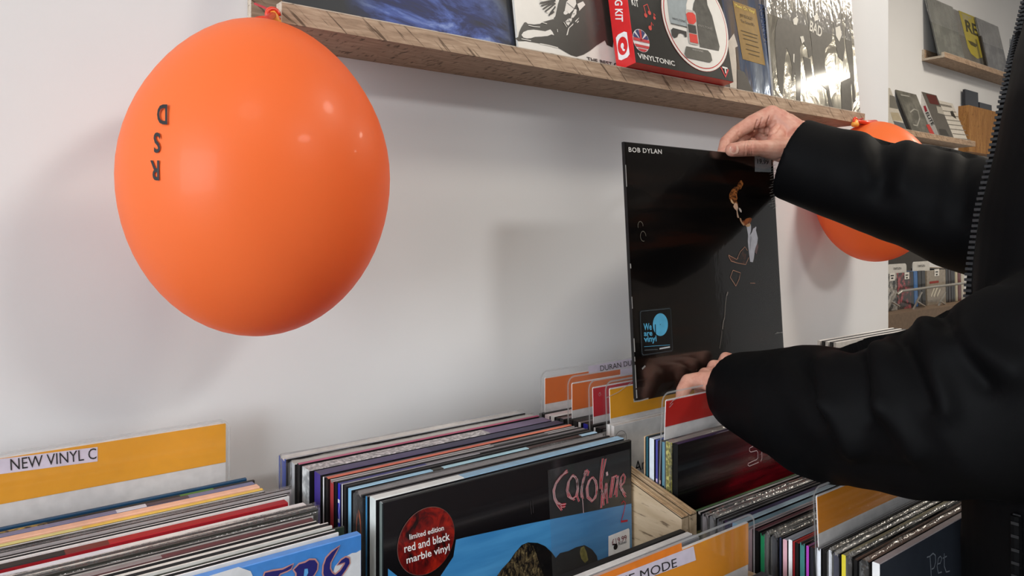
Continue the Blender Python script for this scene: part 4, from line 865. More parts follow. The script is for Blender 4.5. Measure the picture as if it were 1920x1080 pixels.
fig([(205, 110), (222, 85), (240, 75), (256, 95), (262, 120), (250, 150), (235, 178), (215, 180), (196, 205), (190, 240), (196, 280), (188, 310), (205, 350), (182, 348), (165, 332), (140, 345), (118, 318), (104, 275), (106, 235), (118, 205), (135, 180), (165, 152), (190, 150)], streaks('#2e1208', '#b06a34', 260, .4, .3, stretch=(1, 1, 1.6), pos=(.40, .68)), h1)
fig([(120, 290), (135, 300), (160, 340), (150, 345), (125, 325)], card('#d8b48c', .4, .3), h2)
fig([(150, 375), (160, 340), (182, 330), (196, 350), (204, 385), (198, 420), (202, 450), (215, 496), (205, 504), (194, 490), (188, 450), (186, 420), (165, 400)], card('#dcb598', .4, .3, .15), h2)
fig([(210, 388), (228, 392), (244, 420), (242, 442), (230, 436), (216, 412)], card('#d9c9bd', .4, .3), h2)
fig([(220, 498), (238, 508), (246, 542), (266, 556), (276, 575), (276, 592), (258, 584), (240, 558), (226, 530)], card('#c99a74', .4, .3, .15), h2)
fig([(246, 530), (270, 532), (300, 508), (340, 498), (358, 510), (352, 545), (332, 565), (300, 592), (280, 588), (268, 560)], streaks('#5a2410', '#b8632f', 90, .4, .3), h1)
fig([(285, 590), (310, 570), (335, 560), (345, 575), (330, 600), (300, 602)], card('#d8a878', .4, .3), h2)
fig([(298, 600), (330, 598), (348, 575), (350, 625), (360, 655), (372, 620), (392, 612), (398, 600), (410, 602), (404, 640), (414, 680), (426, 730), (418, 790), (402, 830), (390, 880), (380, 960), (370, 1000), (340, 996), (328, 910), (318, 830), (312, 760), (316, 700), (308, 650)], card('#dedae0', .4, .3, .12), h1)
fig([(350, 600), (370, 580), (392, 600), (372, 625), (358, 665), (335, 700), (348, 650)], card('#2a2224', .4, .3), h2)
fig([(345, 700), (352, 720), (346, 800), (340, 880), (336, 800)], card('#a8a4ac', .4, .3), h2)
fig([(420, 780), (432, 820), (412, 910), (392, 890), (404, 830)], card('#7a5a58', .4, .3, .3), h2)
fig([(198, 970), (230, 900), (262, 848), (282, 826), (310, 850), (326, 900), (325, 940), (300, 970), (280, 1030), (210, 1020), (130, 1000), (98, 925), (150, 945)], streaks('#1a1514', '#7a3a20', 60, .4, .3, pos=(.5, .7)), h1)
strokes(held, 'figure_outline', [[Zh(*q) for q in l] for l in ([(258, 475), (305, 500), (325, 455), (350, 428), (365, 450)], [(258, 478), (272, 508), (310, 520), (355, 528), (372, 488)], [(306, 498), (312, 490)], [(283, 560), (325, 575), (318, 610), (300, 648)], [(283, 560), (268, 600), (300, 650)], [(380, 632), (408, 633)])], .0008, card('#d89a78', .4), h3)
for l, wd in (([(255, 682), (247, 700), (240, 760), (236, 830)], .0008), ([(254, 682), (248, 702)], .0022), ([(236, 828), (229, 850), (224, 893)], .0014), ([(222, 900), (215, 960), (208, 1000)], .0005)):
    strokes(held, 'necklace_print', [[Zh(*q) for q in l]], wd, card('#8f857c', .4), h3)
# ring marks in the wrap
for px, py, r in ((1206, 443, .0062), (1201, 424, .0058)):
    c0 = loc_px(held, px, py, h3); v, f_ = stroke_mesh([c0+Vector((math.cos(k*.39)*r*.8, 0, math.sin(k*.39)*r)) for k in range(14 if py > 430 else 10)], .0006, Vector((0, 1, 0))); mesh_obj('wrap_mark', v, f_, card('#6e685f', .3), held)
strokes(held, 'wrap_mark', [[(1204, 692), (1210, 686)]], .0022, card('#8f8e8c', .3), h3)
# price tag under the thumb
decal(held, 'price_sticker', [(1415, 288), (1446, 292), (1446, 323), (1415.5, 322)], clear_plastic('tag_film', base=.04, haze=.28, rough=.2), h3)
text_px(held, 'price_lettering', '19.99', (1420, 306.5), (1441, 308), (1420, 298), INK, h4, bold=.01)
# square sticker with a blue disc
def hq(px, py, pl=h2): return loc_px(held, px, py, pl)
a, b = hq(1201, 669), hq(1259, 577)
def rr4(x0, x1, z0, z1, r, y, n=4):
    pts = []
    for cx, cz, a0 in ((x1-r, z0+r, -90), (x1-r, z1-r, 0), (x0+r, z1-r, 90), (x0+r, z0+r, 180)):
        pts += [Vector((cx+r*math.cos(math.radians(a0+90*k/n)), y, cz+r*math.sin(math.radians(a0+90*k/n)))) for k in range(n+1)]
    return pts
x0, x1, z0, z1 = hq(1202, 669).x, hq(1260, 600).x, hq(1204, 669).z, hq(1230, 578).z
stk = poly_local(held, 'square_sticker', rr4(x0, x1, z0, z1, .004, -.0030), card('#0a0b0d', .3, .3))
poly_local(held, 'sticker_border', rr4(x0+.0016, x1-.0016, z0+.0016, z1-.0016, .0032, -.0032), card('#56626a', .4))
poly_local(held, 'sticker_border', rr4(x0+.0022, x1-.0022, z0+.0022, z1-.0022, .0028, -.0034), card('#08090b', .3, .3))
Zs = lambda x, y: (1150+x/3.6, 480+y/3.6); CY_ = card('#5cb6de', .35); h5 = ('y', -.0037); h6 = ('y', -.0040)
dc = loc_px(held, *Zs(318, 463), h5); poly_local(held, 'disc_print', ring(dc, abs(loc_px(held, *Zs(318, 540), h5).z-dc.z), 30), CY_)
poly_local(held, 'disc_print', ring(loc_px(held, *Zs(317, 462), h6), .0006, 8), INK)
strokes(held, 'disc_print', [[Zs(283, 462), Zs(286, 545)]], .0014, card('#08090b', .3), h6)
for body, p0, p1, p2 in (('We', (205, 500), (260, 497), (203, 457)), ('are', (207, 540), (264, 536), (205, 505)), ('vinyl', (208, 580), (292, 575), (206, 542))):
    text_px(held, 'sticker_lettering', body, Zs(*p0), Zs(*p1), Zs(*p2), CY_, h6, bold=.025)
strokes(held, 'sticker_rule', [[Zs(208, 612), Zs(382, 600)]], .0005, CY_, h6)
strokes(held, 'sticker_small_print', [[Zs(210, 636), Zs(300, 630)]], .0011, card('#4a5258', .4), h6)
strokes(held, 'sticker_small_print', [[Zs(312, 626), Zs(382, 614)]], .0018, card('#c5ccd0', .4), h6)
# worn pale edge and torn wrap along the left side, crinkles on the right
random.seed(3); ed = card('#8f8c88', .5); V = []; F = []; z = .004
while z < .31:
    L = random.uniform(.004, .03); wdt = random.choice([.0005, .0007, .0012])
    if z < .06 or random.random() < .4:
        n = len(V); V += [Vector((-.1575-.0003, -.0024, z)), Vector((-.1575+wdt, -.0028, z)), Vector((-.1575+wdt*.7, -.0028, min(z+L, .313))), Vector((-.1575-.0003, -.0024, min(z+L, .313)))]; F.append((n, n+1, n+2, n+3))
    z += L+random.uniform(.001, .006)
mesh_obj('worn_edge', V, F, ed, held, kind='stuff')
strokes(held, 'worn_edge', [[(1188, 753), (1200, 751.5), (1212, 748), (1216, 747)], [(1188, 748), (1189, 753)]], .0016, ed, h1)
cr = [[(1449-random.uniform(0, 8), y), (1453+random.uniform(0, 3), y-random.uniform(2, 6))] for y in range(312, 392, 5)]+[[(1449, 392), (1456, 386)], [(1447, 372), (1449, 388)], [(1451, 360), (1452, 376)]]
strokes(held, 'wrap_crinkle', cr, .0006, card('#8d8a84', .3), h3)
strokes(held, 'wrap_crinkle', [[(1453, 626), (1462, 624), (1468, 622)], [(1456, 623), (1468, 624)]], .0006, card('#b4b0aa', .3), h3)
wrap = mesh_obj('shrink_wrap', [(-.1577, -.0042, .001), (.1577, -.0042, .001), (.1577, -.0042, .3135), (-.1577, -.0042, .3135)], [(0, 1, 2, 3)], clear_plastic('shrink_wrap', base=.035, rough=.04, bump=.02), held)
# ================================================================== the person browsing
def PD(px, py, zc):
    xc = (px-960)/FPX*zc
    return Vector((ST*xc+CT*zc, -CT*xc+ST*zc, CZ-(py-HOR)*zc/FPX))
def capsule(mb, p, q, r1, r2, seg=14):
    p, q = Vector(p), Vector(q); d = q-p; L = d.length
    if L < 1e-6: d = Vector((0, 0, 1)); L = 1e-6
    M = d.normalized().to_track_quat('Z', 'Y').to_matrix().to_4x4()
    prof = [(max(r1*math.cos(a), 1e-4), r1*math.sin(a)) for a in np.linspace(-math.pi/2, 0, 6)]+[(max(r2*math.cos(a), 1e-4), L+r2*math.sin(a)) for a in np.linspace(0, math.pi/2, 6)]
    mb.lathe(prof, p, seg, 0, M)
def chain(mb, pts):
    for (p, r), (q, s) in zip(pts[:-1], pts[1:]): capsule(mb, p, q, r, s)
def loft(mb, rings):
    n = len(rings[0]); v = [q for r in rings for q in r]
    f = [(i*n+k, i*n+(k+1) % n, (i+1)*n+(k+1) % n, (i+1)*n+k) for i in range(len(rings)-1) for k in range(n)]
    f += [tuple(reversed(range(n))), tuple((len(rings)-1)*n+k for k in range(n))]; mb.add(v, f)
def remesh(mb, voxel, smooth=4, fac=.5):
    me = bpy.data.meshes.new('tmp'); me.from_pydata([tuple(q) for q in mb.v], [], mb.f); me.update()
    ob = bpy.data.objects.new('tmp', me); COL.objects.link(ob)
    r = ob.modifiers.new('r', 'REMESH'); r.mode = 'VOXEL'; r.voxel_size = voxel; r.adaptivity = 0
    if smooth: s = ob.modifiers.new('s', 'SMOOTH'); s.factor = fac; s.iterations = smooth
    out = bpy.data.meshes.new_from_object(ob.evaluated_get(bpy.context.evaluated_depsgraph_get()))
    n = len(out.vertices); V = np.empty(n*3); out.vertices.foreach_get('co', V); N = np.empty(n*3); out.vertices.foreach_get('normal', N)
    F = [tuple(p.vertices) for p in out.polygons]
    bpy.data.objects.remove(ob, do_unlink=True); bpy.data.meshes.remove(me); bpy.data.meshes.remove(out)
    return V.reshape(-1, 3), N.reshape(-1, 3), F
def projn(V):
    xc = ST*V[:, 0]-CT*V[:, 1]; zc = CT*V[:, 0]+ST*V[:, 1]
    return 960+FPX*xc/zc, HOR-FPX*(V[:, 2]-CZ)/zc
def crease(V, N, segs, facing=True):
    """press skin folds into a hand: (x0,y0,x1,y1, half-width px, depth m) on the side turned to the viewer"""
    px, py = projn(V); D = np.zeros(len(V)); vd = V-np.array([0, 0, CZ]); front = (vd*N).sum(1) < 0
    for x0, y0, x1, y1, s, dep in segs:
        dx, dy = x1-x0, y1-y0; L2 = dx*dx+dy*dy+1e-9
        t = np.clip(((px-x0)*dx+(py-y0)*dy)/L2, 0, 1); d2 = (px-x0-t*dx)**2+(py-y0-t*dy)**2
        g_ = dep*np.exp(-d2/(2*s*s)); D = np.where(np.abs(g_) > np.abs(D), g_, D) if abs(dep) < .0033 else D+g_
    return V-N*(D*front)[:, None]
# ---- right hand pinching the top edge of the record: thumb in front, fingers behind
R = MB(); zc_ = 1.06
wr = P(1497, 262, .606)
thumb = [(P(1373, 281, .6165), .0098), (P(1388, 279.5, .6135), .0108), (P(1405, 278, .611), .0116), (P(1425, 278, .608), .0114), (P(1446, 280, .606), .0140), (P(1482, 283, .606), .0215), (wr, .026)]
chain(R, thumb)
idx = [(P(1355, 286, .6425), .0078), (P(1361, 266, .650), .0088), (P(1381, 248, .655), .0100), (P(1412, 229, .645), .0116), (P(1447, 215, .633), .0142), (wr, .027)]
chain(R, idx)
chain(R, [(P(1388, 296, .6445), .0080), (P(1384, 265, .662), .0090), (P(1404, 245, .672), .0102), (P(1463, 219, .655), .0125), (wr, .026)])
chain(R, [(P(1415, 298, .650), .0078), (P(1408, 268, .672), .0088), (P(1424, 248, .686), .0098), (P(1479, 226, .672), .0118), (wr, .026)])
chain(R, [(P(1444, 298, .664), .0070), (P(1438, 275, .686), .0080), (P(1448, 256, .697), .0088), (P(1493, 240, .684), .0110), (wr, .025)])
chain(R, [(P(1452, 268, .612), .0115), (P(1460, 245, .622), .0130), (P(1458, 226, .630), .0125)])       # web between thumb and palm
chain(R, [(P(1447, 246, .640), .0095), (P(1430, 240, .648), .0085)])                                     # fleshy fold at the base of the index finger
chain(R, [(P(1424, 256, .668), .0120), (P(1440, 262, .655), .0130), (P(1462, 258, .635), .014)])                # curled palm seen past the thumb
chain(R, [(wr, .029), (PD(1535, 292, 1.045), .031), (PD(1600, 330, 1.01), .034)])
V, N, F = remesh(R, .0013, 5)
Zr = lambda x, y: (1320+x/8.31, 190+y/8.31)
cz8 = [(830, 300, 790, 450, 7, 0.0022), (900, 270, 850, 410, 8, 0.0016), (1010, 240, 960, 400, 7, 0.0022), (960, 400, 950, 520, 9, 0.0029), (1110, 310, 1060, 400, 8, 0.0014), (1180, 380, 1120, 470, 8, 0.0016), (1120, 470, 1000, 545, 9, 0.0018),
       (690, 610, 690, 850, 7, 0.0014), (715, 610, 720, 850, 7, 0.0016), (745, 625, 752, 845, 7, 0.0013), (655, 640, 640, 830, 8, 0.0009), (540, 480, 545, 560, 8, 0.0016), (500, 450, 545, 560, 7, 0.0009), (350, 640, 330, 690, 8, 0.0016),
       (1180, 960, 1390, 860, 8, 0.0018), (1200, 985, 1390, 900, 8, 0.0018), (1100, 930, 1370, 820, 9, 0.0011), (860, 330, 1000, 260, 30, -0.0011), (900, 440, 930, 380, 22, -0.0014), (1040, 500, 1090, 440, 22, -0.0018)]
V = crease(V, N, [(*Zr(a, b), *Zr(c_, d), s/8.31*1.4, dep) for a, b, c_, d, s, dep in cz8])
body_v = [Vector(q) for q in V]; body_f = list(F)
# ---- left hand steadying the foot of the record
Lh = MB(); wl = PD(1378, 722, .885)
chain(Lh, [(P(1277, 752, .581), .0072), (P(1281, 732, .583), .0086), (P(1291, 715.5, .583), .0095), (P(1318, 713, .572), .0110), (wl, .020)])
chain(Lh, [(P(1313, 740, .593), .0072), (P(1312, 716, .594), .0080), (P(1322, 702, .592), .0088), (P(1345, 703, .577), .0110), (wl, .020)])
chain(Lh, [(P(1330, 735, .597), .0070), (P(1330, 705, .597), .0078), (P(1339, 687, .595), .0086), (P(1362, 692, .579), .0108), (wl, .020)])
chain(Lh, [(P(1352, 725, .597), .0065), (P(1350, 692, .597), .0074), (P(1361, 671.5, .595), .0082), (P(1382, 681, .579), .0108), (wl, .020)])
chain(Lh, [(P(1348, 762, .562), .0085), (P(1356, 748, .560), .0098), (P(1368, 738, .557), .0120), (wl, .022)])
chain(Lh, [(wl, .024), (PD(1440, 745, .84), .030), (PD(1500, 760, .80), .034)])
V, N, F = remesh(Lh, .0013, 5)
V = crease(V, N, [(1309, 700, 1318, 722, 1.6, .0008), (1325, 690, 1340, 700, 1.6, .0008), (1341, 678, 1352, 690, 1.6, .0008), (1292, 704, 1294, 728, 2, .0003)])
n = len(body_v); body_v += [Vector(q) for q in V]; body_f += [tuple(i+n for i in q) for q in F]
# ---- jacket torso levels: place each level so that its front edge lies where the zip runs
LEV = [(-.56, 1850, .875, .185, .125), (-.46, 1835, .875, .19, .13), (-.38, 1800, .875, .195, .13), (-.30, 1801, .875, .195, .13), (-.2, 1807, .875, .195, .13), (-.1, 1814, .875, .195, .128), (-.04, 1822, .88, .195, .125), (.02, 1840, .88, .195, .12), (.07, 1864, .885, .195, .118), (.12, 1884, .89, .19, .11), (.16, 1899, .895, .165, .10), (.195, 1911, .90, .11, .085), (.23, 1925, .90, .075, .075), (.265, 1935, .90, .07, .07)]
rings_ = []; zipline = []
for ez, tpx, cx, a_, b_ in LEV:
    lo, hi = -.3, .6
    ph = np.linspace(0, 2*math.pi, 181)
    def minpx(cy):
        x = cx+a_*np.cos(ph); y = cy+b_*np.sin(ph); k = np.maximum(CT*x+ST*y, .05)
        q = 960+FPX*(ST*x-CT*y)/k; i = int(np.argmin(q)); return q[i], i
    for _ in range(40):
        mid = (lo+hi)/2
        if minpx(mid)[0] > tpx: lo = mid
        else: hi = mid
    cy = (lo+hi)/2; i = minpx(cy)[1]
    zipline.append(Vector((cx+a_*math.cos(ph[i]), cy+b_*math.sin(ph[i]), e(ez))))
    rings_.append((Vector((cx, cy, e(ez))), a_, b_))
J = MB()
loft(J, [[c_+Vector((a_*math.cos(2*math.pi*k/48), b_*math.sin(2*math.pi*k/48), 0)) for k in range(48)] for c_, a_, b_ in rings_])
Lsl = [(1390, 733, .895, .0475), (1408, 739, .872, .0500), (1440, 748, .845, .0550), (1505, 763, .790, .0670), (1580, 780, .745, .0700), (1660, 778, .700, .0725), (1740, 770, .660, .0745), (1815, 768, .625, .0765)]
lp_ = [PD(a, b, c_) for a, b, c_, r in Lsl]; lr = [r for *_, r in Lsl]
shl = Vector((.735, .015, e(.085))); lp_ += [lp_[-1].lerp(shl, .5)+Vector((0, 0, -.03)), shl]; lr += [.074, .078]
J.tube(lp_, lr, 40)
Rsl = [(1484, 297, 1.06, .0595), (1520, 310, 1.045, .0600), (1560, 323, 1.03, .0610), (1640, 352, 1.0, .0620), (1720, 368, .97, .0685), (1800, 398, .94, .0735), (1870, 418, .905, .0775)]
rp_ = [PD(a, b, c_) for a, b, c_, r in Rsl]; rrr = [r for *_, r in Rsl]
shr = Vector((1.055, rings_[9][0].y, e(.095))); rp_ += [rp_[-1].lerp(shr, .5)+Vector((.03, 0, -.02)), shr]; rrr += [.08, .078]
J.tube(rp_, rrr, 40)
V, N, F = remesh(J, .0042, 6)
amp = np.zeros(len(V)); px, py = projn(V)
for i in range(len(V)):
    x, y, z = V[i]; k = noise.noise(Vector((x*9+z*5, y*20, z*9-x*5)))*.6+noise.noise(Vector((x*22, y*30+3, z*22)))*.25
    arm = 1.0 if (py[i] > 540 and px[i] > 1430 and y > .1) else .35
    amp[i] = k*.0085*arm
V = V+N*amp[:, None]
# cloth folds: soft ridges and valleys across the sleeves
FOLD = [(1545, 690, 1560, 760, 16, -.009), (1560, 760, 1600, 850, 13, -.008), (1610, 670, 1625, 790, 13, .008), (1650, 660, 1665, 760, 18, -.009), (1665, 760, 1720, 850, 16, -.008), (1690, 640, 1745, 760, 14, .008), (1740, 620, 1770, 760, 20, -.009),
        (1800, 640, 1900, 690, 26, -.012), (1770, 600, 1850, 720, 14, .009), (1470, 700, 1520, 800, 18, -.004), (1500, 690, 1540, 790, 12, .006), (1590, 640, 1640, 625, 12, .010), (1560, 870, 1700, 880, 14, .004),
        (1615, 268, 1630, 330, 16, -.005), (1655, 270, 1650, 360, 14, .006), (1700, 270, 1690, 350, 14, -.005), (1770, 285, 1740, 400, 18, .004), (1815, 292, 1800, 400, 14, .006)]
V = crease(V, N, FOLD)
def jacketmat():
    t = NT('black_jacket_fabric'); f = t.noise(t.coord(), 900, 2)
    t.base(t.ramp(f, [(.3, '#040405'), (.7, '#070709')])); t.set(.66, spec=.10, sheen=.0); t.bump(f, .1, .0005)
    return t.m
M_JKT = jacketmat(); M_SKIN = NT('skin'); sv = M_SKIN.coord(); f = M_SKIN.noise(sv, 60, 5, .6)
M_SKIN.base(M_SKIN.ramp(f, [(.32, '#b87a69'), (.5, '#c58f7c'), (.68, '#cd9d8a')])); M_SKIN.set(.5, spec=.35)
M_SKIN.b.inputs['Subsurface Weight'].default_value = .12; M_SKIN.b.inputs['Subsurface Radius'].default_value = (.006, .002, .001); M_SKIN.b.inputs['Subsurface Scale'].default_value = 1.0
M_SKIN.bump(M_SKIN.noise(sv, 420, 5, .65), .3, .0008); M_SKIN = M_SKIN.m
# ---- body under the clothes: head, neck, trunk, arms, legs (coarse), joined with the detailed hands
B = MB(); tc_ = rings_[8][0]; hipc = rings_[0][0]
head = Vector((.895, tc_.y+.045, e(.40)))
chain(B, [(hipc+Vector((0, 0, .02)), .10), (rings_[4][0], .10), (tc_, .09), (Vector((.90, tc_.y, e(.17))), .06), (Vector((.898, tc_.y+.01, e(.27))), .052), (head+Vector((0, -.01, -.02)), .06)])
for s_ in (-1, 1):
    hip = hipc+Vector((s_*.09, 0, -.06)); kn = Vector((hip.x+s_*.01, hip.y+.02, .50)); an = Vector((hip.x+s_*.015, hip.y-.015, .085))
    chain(B, [(hip, .085), (kn, .058), (an, .042), (an+Vector((0, .13, -.045)), .032)])
chain(B, [(shl, .055), (lp_[-3], .045), (lp_[3], .036), (PD(1500, 760, .80), .034)]); chain(B, [(shr, .055), (rp_[-3], .045), (rp_[3], .036), (PD(1600, 330, 1.01), .034)])
chain(B, [(shl, .055), (Vector((.90, tc_.y, e(.12))), .06), (shr, .055)])
hd = [[head+Vector((.076*rx*math.cos(a), .098*rx*math.sin(a), z)) for a in np.linspace(0, 2*math.pi, 28, endpoint=False)] for z, rx in ((-.115, .40), (-.095, .62), (-.06, .80), (-.02, .92), (.03, 1.0), (.07, .95), (.10, .75), (.118, .4))]
loft(B, hd)
capsule(B, head+Vector((0, .095, .01)), head+Vector((0, .112, -.028)), .009, .014)       # nose
capsule(B, head+Vector((-.03, .085, .028)), head+Vector((.03, .085, .028)), .012, .012)   # brow
capsule(B, head+Vector((-.018, .078, -.066)), head+Vector((.018, .078, -.066)), .008, .008)
capsule(B, head+Vector((-.016, .076, -.076)), head+Vector((.016, .076, -.076)), .007, .007)
capsule(B, head+Vector((0, .075, -.105)), head+Vector((0, .078, -.10)), .02, .02)
for s_ in (-1, 1): capsule(B, head+Vector((s_*.078, -.005, .02)), head+Vector((s_*.076, .0, -.025)), .012, .009)
BV, BN, BF = remesh(B, .006, 3)
n = len(body_v); body_v += [Vector(q) for q in BV]; body_f += [tuple(i+n for i in q) for q in BF]
base = Vector((hipc.x, hipc.y, 0))
person = mesh_obj('person', [q-base for q in body_v], body_f, M_SKIN, None, None, True, label='person in a black zipped jacket lifting a record out of the bin', cat='person')
place(person, base)
jk = mesh_obj('jacket', [Vector(q)-base for q in V], F, M_JKT, person, None, True, label='black jacket')
# zip: dark tape with moulded teeth along the front edge
def resample(pts, step):
    out = [pts[0]]; acc = 0
    for p, q in zip(pts[:-1], pts[1:]):
        L = (q-p).length; d = step-acc
        while d <= L: out.append(p.lerp(q, d/L)); d += step
        acc = L-(d-step)
    return out
zl = resample([z for z in zipline[5:]], .0052)
TEETH = card('#0d0d10', .4, 0, .05); mb = MB()
for p in zl:
    out_ = (raydir(1500, 430)).normalized(); left = Vector((-ST, CT, 0))
    mb.box((-.0035, -.0035, -.0013), (.0035, .0035, .0013), M=Matrix.Translation(p+left*.0015), bev=0)
for q in range(len(mb.v)): mb.v[q] = mb.v[q]-base
tape = MB(); tape.tube([z-base for z in zl[::3]], .004, 8); tp = tape.obj('zip_tape', card('#050506', .8, 0, .05, 0, .1), jk)
mb.obj('zip_teeth', TEETH, jk, kind='stuff')
# pocket zip low on the side
c0 = rings_[2][0]; mb = MB(); tape = MB(); pts = []
for k in range(34):
    z = e(-.23)-k*.0052; y0 = P(1913, 1000, .2)
    ang = math.radians(196); i_ = min(range(len(rings_)), key=lambda j: abs(rings_[j][0].z-z)); c_, a_, b_ = rings_[i_]
    # seek the angle on this level that projects to the pocket line
    best = min((abs(proj(Vector((c_.x+a_*math.cos(t_), c_.y+b_*math.sin(t_), z)))[0]-1912), t_) for t_ in np.linspace(math.radians(120), math.radians(215), 120))
    t_ = best[1]; p = Vector((c_.x+(a_+.004)*math.cos(t_), c_.y+(b_+.004)*math.sin(t_), z)); pts.append(p-base)
    mb.box((-.0028, -.0028, -.0012), (.0028, .0028, .0012), M=Matrix.Translation(p-base+Vector((-.0022 if k % 2 else .0022, -.0008, 0))))
tape.tube(pts[::2], .0040, 8); tape.obj('pocket_tape', card('#050506', .8, 0, .05, 0, .1), jk); mb.obj('pocket_zip_teeth', TEETH, jk, kind='stuff')
# thumb nail, trousers, shoes, hair, eyes
def nail(cpx, cpy, Y, w_, h_, lift):
    c_ = P(cpx, cpy, Y); out_ = (Vector((0, 0, CZ))-c_).normalized(); rt = Vector((ST, -CT, 0)); up = Vector((0, 0, 1)); v = []; f = []; n_ = 9
    for j in range(n_):
        for i in range(n_):
            u = -1+2*i/(n_-1); q = -1+2*j/(n_-1)
            su = u*(1-.28*q*q); sq = q*(1-.12*u*u)
            v.append(c_+rt*su*w_+up*sq*h_+out_*(lift-.0016*sq*sq-.0010*max(0, -su)**2)-base)
    f = [(j*n_+i, j*n_+i+1, (j+1)*n_+i+1, (j+1)*n_+i) for j in range(n_-1) for i in range(n_-1)]
    return mesh_obj('fingernail', v, f, card('#c59a87', .25, .3), person, None, True)
nail(1376.5, 280.5, .6165, .0064, .0058, .0121)
T = MB()
for s_ in (-1, 1):
    hip = hipc+Vector((s_*.09, 0, .02)); kn = Vector((hip.x+s_*.01, hip.y+.02, .50)); an = Vector((hip.x+s_*.015, hip.y-.015, .10))
    chain(T, [(hip, .105), (kn, .078), (an, .066)])
TV, TN, TF = remesh(T, .008, 4); mesh_obj('trousers', [Vector(q)-base for q in TV], TF, card('#22242b', .8), person, None, True, label='dark trousers')
for s_ in (-1, 1):
    an = Vector((hipc.x+s_*.105, hipc.y-.015, .05)); Sh = MB(); chain(Sh, [(an+Vector((0, -.03, -.002)), .048), (an+Vector((0, .08, -.008)), .042), (an+Vector((0, .15, -.014)), .036)])
    SV, SN, SF = remesh(Sh, .006, 3); SV[:, 2] = np.maximum(SV[:, 2], .001); mesh_obj('shoe', [Vector(q)-base for q in SV], SF, card('#1a1a1c', .5), person, None, True, label='black shoe')
H = MB(); loft(H, [[head+Vector((.083*rx*math.cos(a), .103*rx*math.sin(a)-.012-dy, z)) for a in np.linspace(0, 2*math.pi, 28, endpoint=False)] for z, rx, dy in ((-.06, .55, .045), (-.02, .80, .03), (.03, .98, .014), (.07, 1.0, 0), (.10, .84, 0), (.126, .45, 0))])
HV, HN, HF = remesh(H, .006, 3); HV = HV+HN*np.array([noise.noise(Vector(q)*60) for q in HV])[:, None]*.004
mesh_obj('hair', [Vector(q)-base for q in HV], HF, streaks('#2a1c14', '#4a3424', 120, .5, stretch=(6, 6, 1)), person, None, True, label='short brown hair')
for s_ in (-1, 1):
    E = MB(); E.lathe([(.0005, -.008), (.006, -.005), (.008, 0), (.006, .005), (.0005, .008)], head+Vector((s_*.028, .088, .012))-base, 12); E.obj('eye', card('#2b2622', .2, .5), person, True)
# ================================================================== far wall: shelves, magazines, box, disc rack
FS = 1.555
ledge(3.865, 5.6, FS, FY, .838, 'upper oak ledge on the far wall with sleeved records', .026)
ledge(2.9, 4.235, FS, FY, .428, 'lower oak ledge on the far wall with magazines', .026)
GF = 'records on the upper far ledge'
def far_rec(px, w, cover, lab, dx=0, y=FS+.045, lean=.2, th=.006, bag=True):
    return record(ratio(px)*(y-.02)+dx, y, .851+.315, th, '#5d5e5c', '#77756f', cover, lab, GF, lean=lean, w=w, bag=bag)
g1 = far_rec(1768, .315, streaks('#6f716b', '#8a8b84', 9, .2, .6), 'plain grey-green record, leftmost on the upper far ledge', y=FS+.03)
g2 = far_rec(1817, .315, card('#6e6a62', .25, .5), 'grey record with a yellow shield badge on the upper far ledge', y=FS+.042)
g3 = far_rec(1860, .315, streaks('#6f7176', '#8b8c90', 10, .2, .5), 'pale grey record, rightmost on the upper far ledge', y=FS+.03)
Zb = lambda x, y: (1640+x/3.375, y/3.375)
gp = ('y', -.0038)
decal(g2, 'badge_print', [Zb(*q) for q in [(530, 65), (640, 110), (680, 160), (700, 300), (695, 360), (650, 372), (610, 340), (590, 300), (560, 180)]], card('#b8a83e', .4, .3), gp)
text_px(g2, 'badge_lettering', 'REL', Zb(580, 195), Zb(690, 245), Zb(570, 125), card('#4a452c', .4), ('y', -.0042), bold=.03)
decal(g2, 'badge_print', [Zb(*q) for q in [(590, 255), (620, 265), (650, 285), (640, 300), (610, 285)]], card('#5a5434', .4), ('y', -.0042))
bookA = record(ratio(1855)*FS, FS+.012, .851+.19, .012, '#2a241f', '#2a241f', '#2a241f', 'thin black book standing against the pale grey record on the far ledge', None, lean=.18, w=.02, h=.20, name='book', cat='book')
# magazines on the lower far ledge
def mag(px0, wd, hh, th, cover, spine, lab, y, lean=.35):
    return record(ratio(px0)*y, y, .44+hh, th, spine, spine, cover, lab, 'magazines on the lower far ledge', lean=lean, w=wd, h=hh, name='magazine', cat='magazine')
m1 = mag(1664, .19, .235, .006, card('#b9b3a8', .4, .2), '#c8c4bc', 'grey and white magazine half hidden by the near wall corner', FS+.022)
m2 = mag(1712, .21, .235, .006, streaks('#57564f', '#77756c', 14, .3, .3), '#6a6862', 'dark grey magazine with a red corner on the lower far ledge', FS+.022)
m3 = mag(1757, .17, .255, .03, card('#5a5650', .4, .3), '#d9d6d2', 'thick white-spined book on the lower far ledge', FS+.03)
m4 = mag(1784, .21, .235, .006, card('#cfc9bf', .4, .2), '#cfc9bf', 'pale magazine of printed text lines on the lower far ledge', FS+.024)
mp_ = ('y', -.0036)
decal(m1, 'photo_print', [Zb(*q) for q in [(95, 600), (125, 610), (150, 690), (95, 680)]], card('#6c6962', .4), mp_)
decal(m1, 'photo_print', [Zb(*q) for q in [(118, 765), (185, 780), (205, 835), (140, 825)]], card('#5b5d60', .4), mp_)
decal(m1, 'photo_print', [Zb(*q) for q in [(100, 710), (150, 715), (175, 765), (115, 760)]], card('#a3977f', .4), mp_)
strokes(m2, 'cover_drawing', [[Zb(*q) for q in l] for l in ([(225, 710), (250, 690), (275, 700), (285, 750), (270, 795), (245, 790)], [(165, 600), (220, 610)])], .006, card('#a3a19a', .4), mp_)
